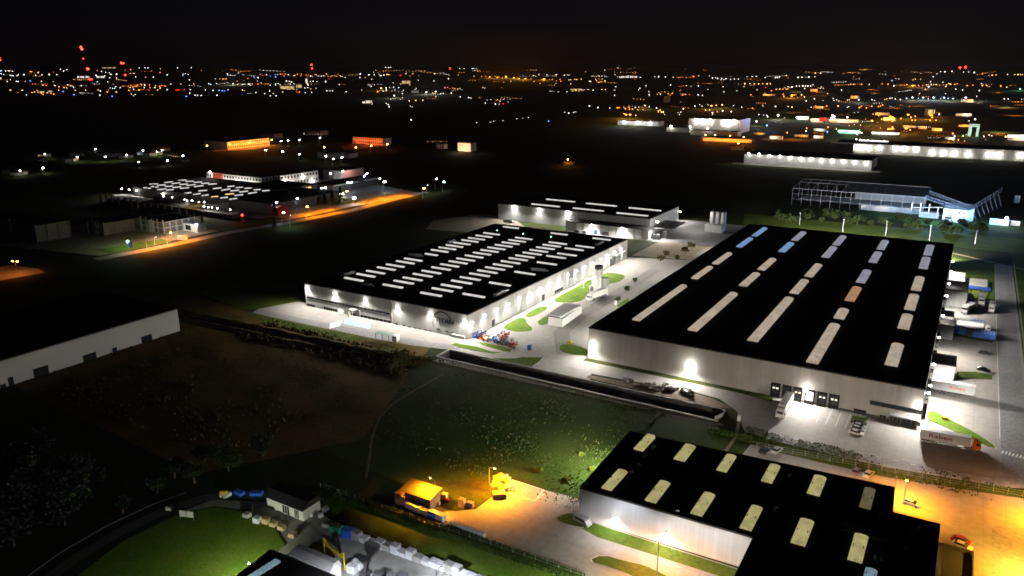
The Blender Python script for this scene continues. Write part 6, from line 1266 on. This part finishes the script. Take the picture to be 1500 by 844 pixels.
# ================================================================ THE CITY: LAMPS TO THE HORIZON
def city_pos(px,py,h=9):
    k=(py-102)/math.hypot(F,320)
    if k>0.0173:
        return (*P(px,py,h),0.)
    d=(266-h)/(k+.026); d=min(d,11500)
    c=ray(px,py); hl_=math.hypot(c[0],c[1]); z=(d-6000)*.026 if d>6000 else 0
    return (c[0]/hl_*d,c[1]/hl_*d,z)
CITY='''
0 60 7.895 far lights at the left edge below the red mast
5,345c 20,342c 65,345w 95,342w 110,345w 145,348w 10,370c 5,410w 115,385w 135,388w 150,390w 195,390w 210,380w 275,380w2 350,350y 365,350o 410,385w 442,358w 485,380w 568,380w2 655,380w 620,358r 700,330w 735,345w 772,332w 80,445w 185,443w 205,445w 290,442p 345,440b3 475,445w 610,448y 145,508w 120,570y3 258,572y3 465,505y2 497,512y3 535,518o 635,490y 628,512y 683,532y 680,570y2 740,540o2 775,545w 785,508w 820,520w 850,535w 870,570y2 370,597o 398,592y2 430,572o2 305,625w 545,600y 855,622b3 730,585b 940,518w 992,570y 1135,568y2 1160,580w2 1240,590o3 1255,568o 1345,590y2 1155,628w 1298,640b2 1250,493y2 1242,455w 1120,452w 1275,545c 1300,548c 1325,548c 1340,530c 1390,540w 1425,525y 1490,570y2 1175,350w 1222,358w 1262,362w 1288,380w 1348,378w2 1268,412w 1345,415w 925,405w2 955,400w2 980,398w2 1005,398w2 1022,398w2 1110,390w2 1130,402w2 1150,405w2 1190,400w2 1210,395w2 500,620o2 590,610o2 620,615o2 480,610o2
190 60 7.895 far lights between the red mast and the white floodlights
10,333o 5,372o 50,370w 65,405w 110,315w 178,315w 212,315w 183,410p3 350,360o3 435,385w 275,408w 615,380w 615,395b 645,375w 678,382w 555,312w 712,312w 473,480w 592,482y 740,482y 690,435w 5,540y 35,535o2 60,525o 85,520o 45,560w 108,570y2 135,503y 170,540w3 172,510w 228,508o 235,540o 225,570r 290,540y3 300,520y 325,568y 345,525o2 352,545y3 370,515o 400,520o 415,525o 435,565w 20,615w 65,620w 45,635w 540,570r2 565,570r2 630,565r 702,565w 693,605w2 655,642b2 755,628w2 785,628w 828,632w2 875,568w2 965,572c3 1035,573c 1070,577b3 1095,578b 1138,565w 1010,630w2 913,495c2 935,490c 1003,493c2 990,428y 1040,428y 1080,430o2 1110,430y2 1128,378w 1258,368w 1195,478w4 1247,487y3 1237,455y 1360,425r 1375,425r 1440,415b3 1485,418w2 1305,505w 1330,487y 1370,487w 1385,505w2 1400,515w 1420,487r 1482,490o 1305,568y2 1325,575y 1460,595w 1475,455w
380 60 7.895 far lights around the red beacon left of the centre
10,385w 40,395r 80,385w 125,400b 185,385b 185,410b2 210,385b 245,380o 285,400o3 300,380o 335,385w 400,400y 410,395y 440,380y 485,380y 480,400o 540,390o3 565,390o3 555,410o 590,402y2 610,405w 640,385r 655,388w3 685,400w 715,402w3 745,400w3 775,380o2 795,405o3 820,410o3 840,400y 870,398y 890,405y 910,380y 935,400y 955,405y 990,418w 1165,380w2 1162,418w 1225,420y 1268,388w2 1330,390w 1400,398w2 1440,392w 1480,385y 1495,388y 1460,308w 1495,312w 20,475y 70,485o 98,488o 125,512w 185,485w 185,512w 215,480w 240,508w 312,455w2 345,458w2 370,465w2 355,488w 400,485w 590,460w 620,458w 665,460w 765,462w2 920,508w 1005,588w2 1292,525w2 555,490w2 565,515w2 560,540w2 595,555y 525,545w 270,550y 290,550w 325,560y2 350,560y 380,558y 400,560w 270,590y 430,590o 465,590o 605,595w 530,598w 780,578w 815,580w 845,578w 655,550w 120,580w 60,610w 125,635w 193,635w2 160,610w 1410,550y4 1365,588o3 1430,578y 1467,545w2 1467,575w2 1300,440w 805,435r
540 80 6.818 far lights around the white floodlights
5,200w 55,200w 105,195w 122,208w2 150,202w 182,198y 203,200y 168,130w 200,130w 222,130w 317,205r3 372,190w 412,212y 442,190y 503,212w 660,190w2 775,193w 800,203w 898,203y 652,258w3 798,238w2 815,138r 908,140w 955,140w 1032,140w 1050,140w 1075,140w 1052,215w 1130,215o3 1168,213o3 1210,222o4 1262,215o 1285,225o4 1300,220o3 1335,232o2 1375,222o4 1420,262y 1452,228o4 1488,232o3 1350,272o 25,318w2 125,335y3 175,330w 175,350w 212,330w 250,325w 300,330c3 318,295y 345,270o 412,305o3 245,275w 148,365y 92,370o3 495,255w 462,348w 475,340w 348,355w 262,352w 255,410w5 338,390w2 340,432w 318,448y 222,450y 407,462y2 470,458y2 542,456y2 577,375w6 670,370w5 640,382y 672,420y 762,332p2 788,330p2 810,343o 840,335o2 862,342y 890,345y2 912,338y 825,385w2 720,392w 745,388w 915,422w2 1000,430w2 1022,435w 1140,330y2 1160,335w 1330,332o 175,490w 197,500w2 205,522w2 415,515w 435,520w 10,485y 35,495w 1265,495w2 1312,468w 1305,495w 1345,492r2 1395,475w 1168,485w 425,652w2 1340,660w 1480,642w 1250,665w 1080,678w 1218,675w
760 80 6.818 far lights right of the orange row
5,235o4 68,235o5 120,240o3 150,265o 148,208w 198,195w 282,200w 255,240o6 42,258o 212,288o2 305,245o 335,243o 375,258o3 412,243o3 420,262o2 370,200w 380,200w 455,203w2 485,202w 500,202w 370,288y 500,250y 518,248y 560,245y2 580,245y2 622,242y2 705,262w 720,265w 768,242y 800,240y 833,240y 780,258o2 800,272o2 822,265y2 860,258y2 518,292w 397,372w 480,372w 540,365y2 570,360y3 600,365y2 640,360y 697,350y 742,357w3 830,348y2 865,350y2 968,322w2 955,355w 957,405w 858,155w 990,135w 960,198w 1020,225w3 1045,218w2 1075,220w3 1110,220w3 1140,215w3 1165,218w3 1155,245r 1212,222w 1358,218w 1397,218w2 1465,222p 1270,312w2 1208,335w2 1197,352w 1300,370w 1302,402w2 1415,395y2 1490,392o2 705,512w3 790,530w3 910,535w 457,575w 498,587w2 548,578w 565,572w 983,532o3 1000,530o3 1050,525o 1065,540o3 1098,525o2 1105,545o3 1135,545o3 1070,600o4 1110,600o4 1050,590o2 1258,510y5 1162,530w 1198,525y 1240,550y 1190,552y 1302,520w 1168,608y2 1375,535w 1410,555y2 1395,570y2 1440,575y2 1455,598w 40,635y 95,630w 298,665b2 1048,668w5 1195,672w5 1315,668w2
960 80 6.818 far lights above the six lamp factory
32,215w2 100,218w 180,222y 228,222o 248,222o 270,222o 308,225o 350,222o3 385,218o2 375,210o 432,208y 540,210w 572,228w2 602,228w 622,232w2 662,232w2 655,245w 685,245w 707,235w2 750,240w3 755,212y 790,238w2 830,238w3 918,215w3 967,215w3 1008,212w3 1098,222w 1200,222w2 1240,215w3 1225,225w 1308,205y2 1427,222w2 1465,220w2 895,280y2 945,280w 990,282o2 1032,282y2 1073,280o2 1117,282y2 1145,288y 153,303w2 310,310w 430,313w2 525,348w 678,322w 685,372w 815,362w 885,320w 1015,352y 1100,328r 1160,362o2 1208,348o2 1240,348o 1275,348o2 1310,348o2 1292,328w 1325,322w2 1360,325w2 1410,315w 1440,315w 1475,315w2 1490,340y2 20,395y 52,395w2 128,392o 150,405o2 168,388o2 242,362o 272,405o3 300,400r 340,398r 428,402w3 470,408w2 955,402o2 1090,388o3 1275,398o2 1283,420o2 1365,405o3 1385,405o2 1405,398o 1462,402y2 1490,425w 12,535w2 30,565o2 60,575y2 80,570y2 280,542w2 395,515w2 442,500w 465,515w 525,502w 560,512o4 608,508o3 668,502y4 780,508w 862,525w 970,535y 1072,505w 1078,518y 1200,518w2 1325,520w 1365,525y2 225,580w 255,575w 240,600w 542,552w 500,555w 620,572y 672,562w3 758,570w2 570,580w3 570,600w 1080,605w 1115,605w 1120,622w 1035,598w 1225,608w6 1010,668w4
1120 80 5.275 far lights right of the middle
85,175w 100,170w 115,168w3 170,158w 260,172w2 290,170w 320,170w 343,168w2 388,165w 393,142y2 433,142w2 20,217w2 45,222w 55,280y 90,268y2 118,267y 145,265o 165,265o 180,265y 195,255w 215,250w 245,243w 270,243w 295,243w2 315,243w2 335,243w2 355,243w2 375,233w 310,262y3 410,260y 430,260w2 455,262y 440,250w 145,305o 150,323o3 210,318o4 230,312o2 285,312y 305,325o 322,358w2 385,342w3 487,302w 452,355w 530,340w 535,355w 557,350w 575,360w 595,275w2 640,352w 655,350w 728,350c4 85,402w 182,402w 212,405y 360,407w 395,397y 450,405w 480,398o3 568,398y3 650,403w 640,408w 733,410o3 748,400o2 787,412o2 828,400o3 880,402o2 895,398o2 912,390o2 648,235w 665,230y 685,230y 697,230y 750,230o2 810,230w 908,228o2 953,230o3 1000,243w 985,190b2 830,350w 850,355w 930,348y 945,343y 965,340w 985,335w 1010,343w 1050,348w 105,468w6 525,470w6 520,488w5 540,478w4 640,485w5 15,470w 25,480w 18,548b5 245,485c3 265,488c3 285,490c3 320,485w3 155,490w 838,460w 882,472o2 830,512o4 905,500o3 925,495o2 945,490o2 970,478o3 990,485o3 780,500o 985,518o 895,568o 990,568o3 325,570o2 320,592c2 490,562o3 485,598b2 555,575y2 655,548y 740,545y 175,603o2 655,590g 600,585g 690,585g 735,580g 735,600w4 715,615w2 750,605w2 710,655w3 740,658w2 770,662w2 800,662w2 830,665w2 860,668w2 890,668w2 925,668w2
1300 80 5.275 far lights at the upper right
410,130w 445,130w2 500,128w2 590,132w 630,132w 672,135w2 385,145w 355,163w 200,185y 215,180y 258,180y 335,197w 340,215y2 360,215y3 380,215y2 405,218y 435,215o 460,215o2 478,208y3 490,212y2 520,232o2 540,208o3 430,197w 303,218y 275,222o 240,222o 197,240o6 150,233o3 295,268y 320,248c4 240,238o 528,268w2 580,273w3 710,278w3 615,222o 618,240o3 660,237o3 685,230y 733,240o2 767,240y2 787,248o 730,207w 877,243o2 922,252w 1025,265g4 810,152y2 840,150y 930,147y 985,147y 1010,147y2 1030,147y 1045,147y 5,228o2 38,190b 48,243w 450,245w 248,302w 450,302w 20,338w 60,343w 100,348w2 148,338c3 193,333c4 240,338c 275,333c5 315,342c2 357,333c6 410,340c 438,333c5 468,338c 507,340c3 605,333c5 590,350c2 645,340w 690,323w 903,343w2 933,343w2 160,465o4 182,485o2 215,477o3 190,507o2 215,507o2 25,480o4 40,490o3 105,495o3 5,485o 325,465o3 340,470o4 345,485o3 330,508o3 375,508o2 400,462c3 40,515o 38,560o2 40,570o2 145,570o5 175,582o3 630,512w 677,500w3 505,610o3 520,630b3 585,628g3 595,668y 475,658o 510,658o2 548,660o2 745,632w 785,622w 805,627w 745,635w 913,635y2 970,640o3 1018,640o3 50,725w 875,712w
'''
cache={}
FARL={'w':'white','y':'yellow','o':'orange','r':'red','b':'blue','c':'cool white','g':'green','p':'pink'}
def city_lamp(x,y,z,size,key,label,group):
    if key not in cache:
        m=MB(); m.use('steel_dark'); m.tube((0,0,0),(0,0,9),.15,n=4); m.use('city_'+key); m.ball((0,0,9),1,6,3)
        o=obj('street_lamp',m); cache[key]=o; first=True
    else:
        o=cache[key].copy(); COL.objects.link(o)
    o.location=(x,y,z); o.scale=(size,size,1) 
    tag(o,label,'street lamp',group); return o
pts=[]
for ln in CITY.strip().splitlines():
    if ln[0]=='0' or ' far lights' in ln:
        a=ln.split(' ',3); ox,oy,s=float(a[0]),float(a[1]),float(a[2]); area=a[3]; continue
    for tk in ln.split():
        c=tk.rstrip('0123456789') ; 
        xy,key,sz='',None,1
        for j,ch in enumerate(tk):
            if ch.isalpha(): xy=tk[:j]; key=ch; sz=int(tk[j+1:] or 1); break
        u,v=xy.split(','); px=ox+float(u)/s; py=oy+float(v)/s
        if py<97.0 and key!='r': py=98.5
        pts.append((px,py,key,sz,area))
def dist(p): q=city_pos(p[0],p[1]); return math.hypot(q[0],q[1])
order=sorted(range(len(pts)),key=lambda i:-(pts[i][3]*10-dist(pts[i])*.0004))
single=set(order[:285]); rest=MB()
nL=0; named={}
for i,(px,py,key,sz,area) in enumerate(pts):
    x,y,z=city_pos(px,py); d=math.hypot(x,y); rr=d*(.00013+.00013*sz)*random.Random(i).uniform(.8,1.2)
    if i in single:
        big='dazzling' if sz>=5 else 'bright' if sz>=3 else 'small'
        col_=FARL[key]; rr*=(2.0 if key=='o' else 1.35) if sz>=4 else 1.1; o=city_lamp(x,y,z,rr,key,f'{big} {col_} lamp among the {area}',f'{big} {col_} lamps, {area}'); named.setdefault(o['label'],[]).append((px,o,f'{big} {col_}',area))
        if sz>=4 and py>108:
            c={'w':WHITE,'y':AMB,'o':SOD,'c':COOL,'b':BLUE,'g':GRN,'r':RED,'p':PINK}[key]; light('POINT',(x,y-rr*1.3,z+14),sz*(min((d/1000)**2,16)*(7000 if key=='o' else 2600) if d<5500 else 110000),c,size=rr*.5)
            nL+=1
    else:
        rest.use('city_'+key); rest.ball((x,y,z+9),rr,6,3)
ORD=('leftmost','second','third','fourth','fifth','sixth','seventh','eighth','ninth','tenth','eleventh','twelfth','thirteenth','fourteenth','fifteenth','sixteenth','seventeenth','eighteenth','nineteenth','twentieth')
for k,v in named.items():
    if len(v)>1:
        v.sort(key=lambda q:q[0])
        for j,(px,o,a,b) in enumerate(v): o['label']=(f'{ORD[j]} of the {a} lamps, {b}' if j==0 else f'{ORD[j]} {a} lamp from left, {b}')
rq=random.Random(99)
for (x0,x1,y0,y1,n,mix) in ((0,210,100,138,150,'woyow'),(210,400,103,140,60,'wywb'),(380,560,106,136,90,'owyo'),(540,760,103,150,90,'wwyo'),(760,1000,106,135,80,'yoww'),(880,1130,130,160,60,'oyw'),(1000,1500,104,128,200,'owyo'),(1100,1500,125,160,150,'ooyw'),(1130,1420,160,205,110,'oooyw'),(0,1500,101,106,150,'wyo'),(200,650,190,235,30,'wy'),(1380,1500,195,228,30,'ooy')):
    for _ in range(int(n*.18)):
        if rq.random()<.65: bx,by=rq.uniform(x0,x1),rq.uniform(y0,y1); key=rq.choice(mix); run=rq.randint(3,8); st=rq.uniform(2.2,5); sl_=rq.uniform(-.12,.12)
        else: bx,by=rq.uniform(x0,x1),rq.uniform(y0,y1); key=rq.choice(mix); run=1; st=0; sl_=0
        for k in range(run):
            x,y,z=city_pos(bx+st*k,by+st*k*sl_); d=math.hypot(x,y); rest.use('city_'+key); rest.ball((x,y,z+9),d*rq.uniform(.00008,.00022),5,3)
struct('city_lights',rest,kind='stuff')
# added lights without lamps: glow pools in the districts on the right
for k in range(26):
    px,py=rq.uniform(1130,1500),rq.uniform(150,208) if k%3 else rq.uniform(128,150); x,y,z=city_pos(px,py); light('SPOT',(x,y,z+14),70000*max(1,(math.hypot(x,y)/1800)**2),(1,.26,.03) if k%4 else (1,.8,.6),aim=(0,0,-1),cone=165,size=1)

# masts with red obstruction lights
def red_mast(px,pyb,lights,label):
    x,y=P(px,pyb); t=thing('radio_mast',label,'mast',(x,y,0)); d=math.hypot(x,y); top=max(zabove(x,y,l[1]) for l in lights)
    m=MB(); 
    for k in range(3): m.bar((math.cos(k*2.1)*6,math.sin(k*2.1)*6,0),(0,0,top),1.2)
    for k in range(1,8): z=top*k/8; q=6*(1-k/8); m.bar((q,0,z),(-q*.5,q*.87,z),.8); m.bar((-q*.5,q*.87,z),(-q*.5,-q*.87,z),.8)
    obj('lattice',m,'steel_dark',t)
    for (lx,ly,s) in lights:
        z=zabove(x,y,ly); off=(lx-px)/1120*d; m=MB(); m.use('lamp_red'); m.ball((off*cY,off*sY,z),s*d*.0005,8,4); obj('warning_light',m,None,t)
red_mast(127.5,128,[(127.2,69,1.8),(128,72,2.2),(128,86,1.0)],'tallest mast with red warning lights at the upper left')
red_mast(132,127,[(132.3,101,2.6),(133,116.5,1.6),(135.5,116.5,1.0)],'shorter mast with red lights just right of the tallest one')
red_mast(183,124,[(182,92.5,1.7),(184.5,92.5,1.6),(185,110,1.6)],'mast with a red light pair right of the tall masts')
red_mast(458,120,[(458,95,1.5),(458.5,100,1.6)],'mast with two stacked red lights left of the centre')
red_mast(6,122,[(6,85,1.2),(6.6,88,1.0)],'small red lit mast at the left edge')
red_mast(1404,116,[(1403.5,99,1.6),(1410.5,98.5,1.6),(1404,101,1.0),(1410.5,101,1.0)],'twin red lit mast on the hill at the upper right')
red_mast(659.5,118,[(659.5,99,.8),(659.5,101,.7)],'faint red lit mast left of the orange row')
# long lit blocks in the city; glowing window bands stand in for lit fronts
CB=[(73,136,6,3,'window_warm'),(60,137,9,3,'window_warm'),(122,111,16,3,'window_lit'),(148,111,12,3,'window_lit'),(160,99,18,2,'window_warm'),(420,131,20,5,'window_warm'),(438,130,8,6,'window_warm'),(450,124,4,9,'window_lit'),(482,133,12,3,'panel_grey'),(595,122,12,6,'window_warm'),(540,152,10,5,'window_lit'),(920,112,26,3,'window_lit'),(845,133,18,3,'window_warm'),(535,152,8,3,'window_lit'),(1378,121,14,3,'window_warm'),(1363,169,10,8,'window_warm'),(977,150,8,9,'panel_grey'),(608,136,10,3,'panel_grey')]
for i,(px,py,wd,hh,mt) in enumerate(CB):
    x,y,z=city_pos(px,py,0) if py>122 else city_pos(px,py+2,0); d=math.hypot(x,y); k=d/1165; W_=wd*k; Hh=max(hh*k,8)
    t=thing('apartment_block',f'{"pale" if "panel" in mt else "lit"} distant block, {("small orange glowing","wider orange glowing","long white lit left of the red mast","white lit right of the red mast","thin roof edge row above the left lights","yellowish wide","narrow yellowish","tallest slim bright","low dim grey","pinkish half lit","low front row","longest white lit right of the orange row","yellow lit low","short front row","golden hill top","square golden at the right","dim tower behind the lit factory","faint grey by the floodlights")[i]} one','building',(x,y,z),YAW*.9)
    m=MB(); m.box(-W_/2,W_/2,0,12,0,Hh); obj('wall',m,'panel_grey',t)
    if 'window' in mt:
        m=MB(); n=max(3,int(W_/(k*1.3)))
        for j in range(n):
            if (i*7+j*3)%5: m.box(-W_/2+W_*(j+.15)/n,-W_/2+W_*(j+.8)/n,-.5,-.01,Hh*.25,Hh*.85)
        o=obj('window',m,mt,t); o['kind']='stuff'

rb=random.Random(21); DW='leftmost,second,third,fourth,fifth,sixth,seventh,eighth,ninth,tenth,eleventh,twelfth,thirteenth,fourteenth,fifteenth,sixteenth,seventeenth,eighteenth,nineteenth,twentieth'.split(',')
xsb=sorted(rb.uniform(1110,1490) for _ in range(20))
for i,px in enumerate(xsb):
    py=rb.uniform(134,206); x,y,z=city_pos(px,py,0); d=math.hypot(x,y); W_=rb.uniform(8,18)*d/1165; h=rb.uniform(2.4,4.2)*d/1165; kind_=rb.random()
    t=thing('house' if h<9 else 'hall',f'{DW[i]} of the dim buildings with lit fronts among the far right street lamps','building',(x,y,z),rb.uniform(-.3,.3),'dim buildings of the far right district')
    m=MB(); m.box(-W_/2,W_/2,0,W_*.5,0,h); obj('wall',m,'panel_warm',t)
    m=MB(); m.profile([(-.3,h+.01),(W_*.5+.3,h+.01),(W_*.25,h*1.3)],-W_/2-.3,W_/2+.3,'x'); obj('roof',m,'roof_membrane',t)
    m=MB(); n=rb.randint(3,7)
    for k in range(n):
        if rb.random()<.6: m.box(-W_/2+W_*(k+.2)/n,-W_/2+W_*(k+.7)/n,-.3,-.01,h*.3,h*.6)
    if m.f: obj('window',m,'window_warm',t)['kind']='stuff'
    light('POINT',(rb.uniform(-.3,.3)*W_,-h*1.3,h*.8),28*(d/60)*h,(1,.26,.03) if kind_<.65 else (1,.85,.68),parent=t,size=1,soft=0)
# ================================================================ NIGHT AIR
hm=bpy.data.materials.new('haze'); hm.use_nodes=True; hn=hm.node_tree.nodes; hn.remove(hn['Principled BSDF'])
pv=hn.new('ShaderNodeVolumePrincipled'); pv.inputs['Color'].default_value=(.9,.9,.92,1); pv.inputs['Density'].default_value=1.6e-5; pv.inputs['Anisotropy'].default_value=.3
hm.node_tree.links.new(pv.outputs[0],hn['Material Output'].inputs['Volume']); M['haze']=hm
m=MB(); m.box(-61000,61000,-21000,91000,-6,420); o=obj('haze',m,'haze'); o['kind']='stuff'
cy.volume_bounces=0; cy.volume_max_steps=64
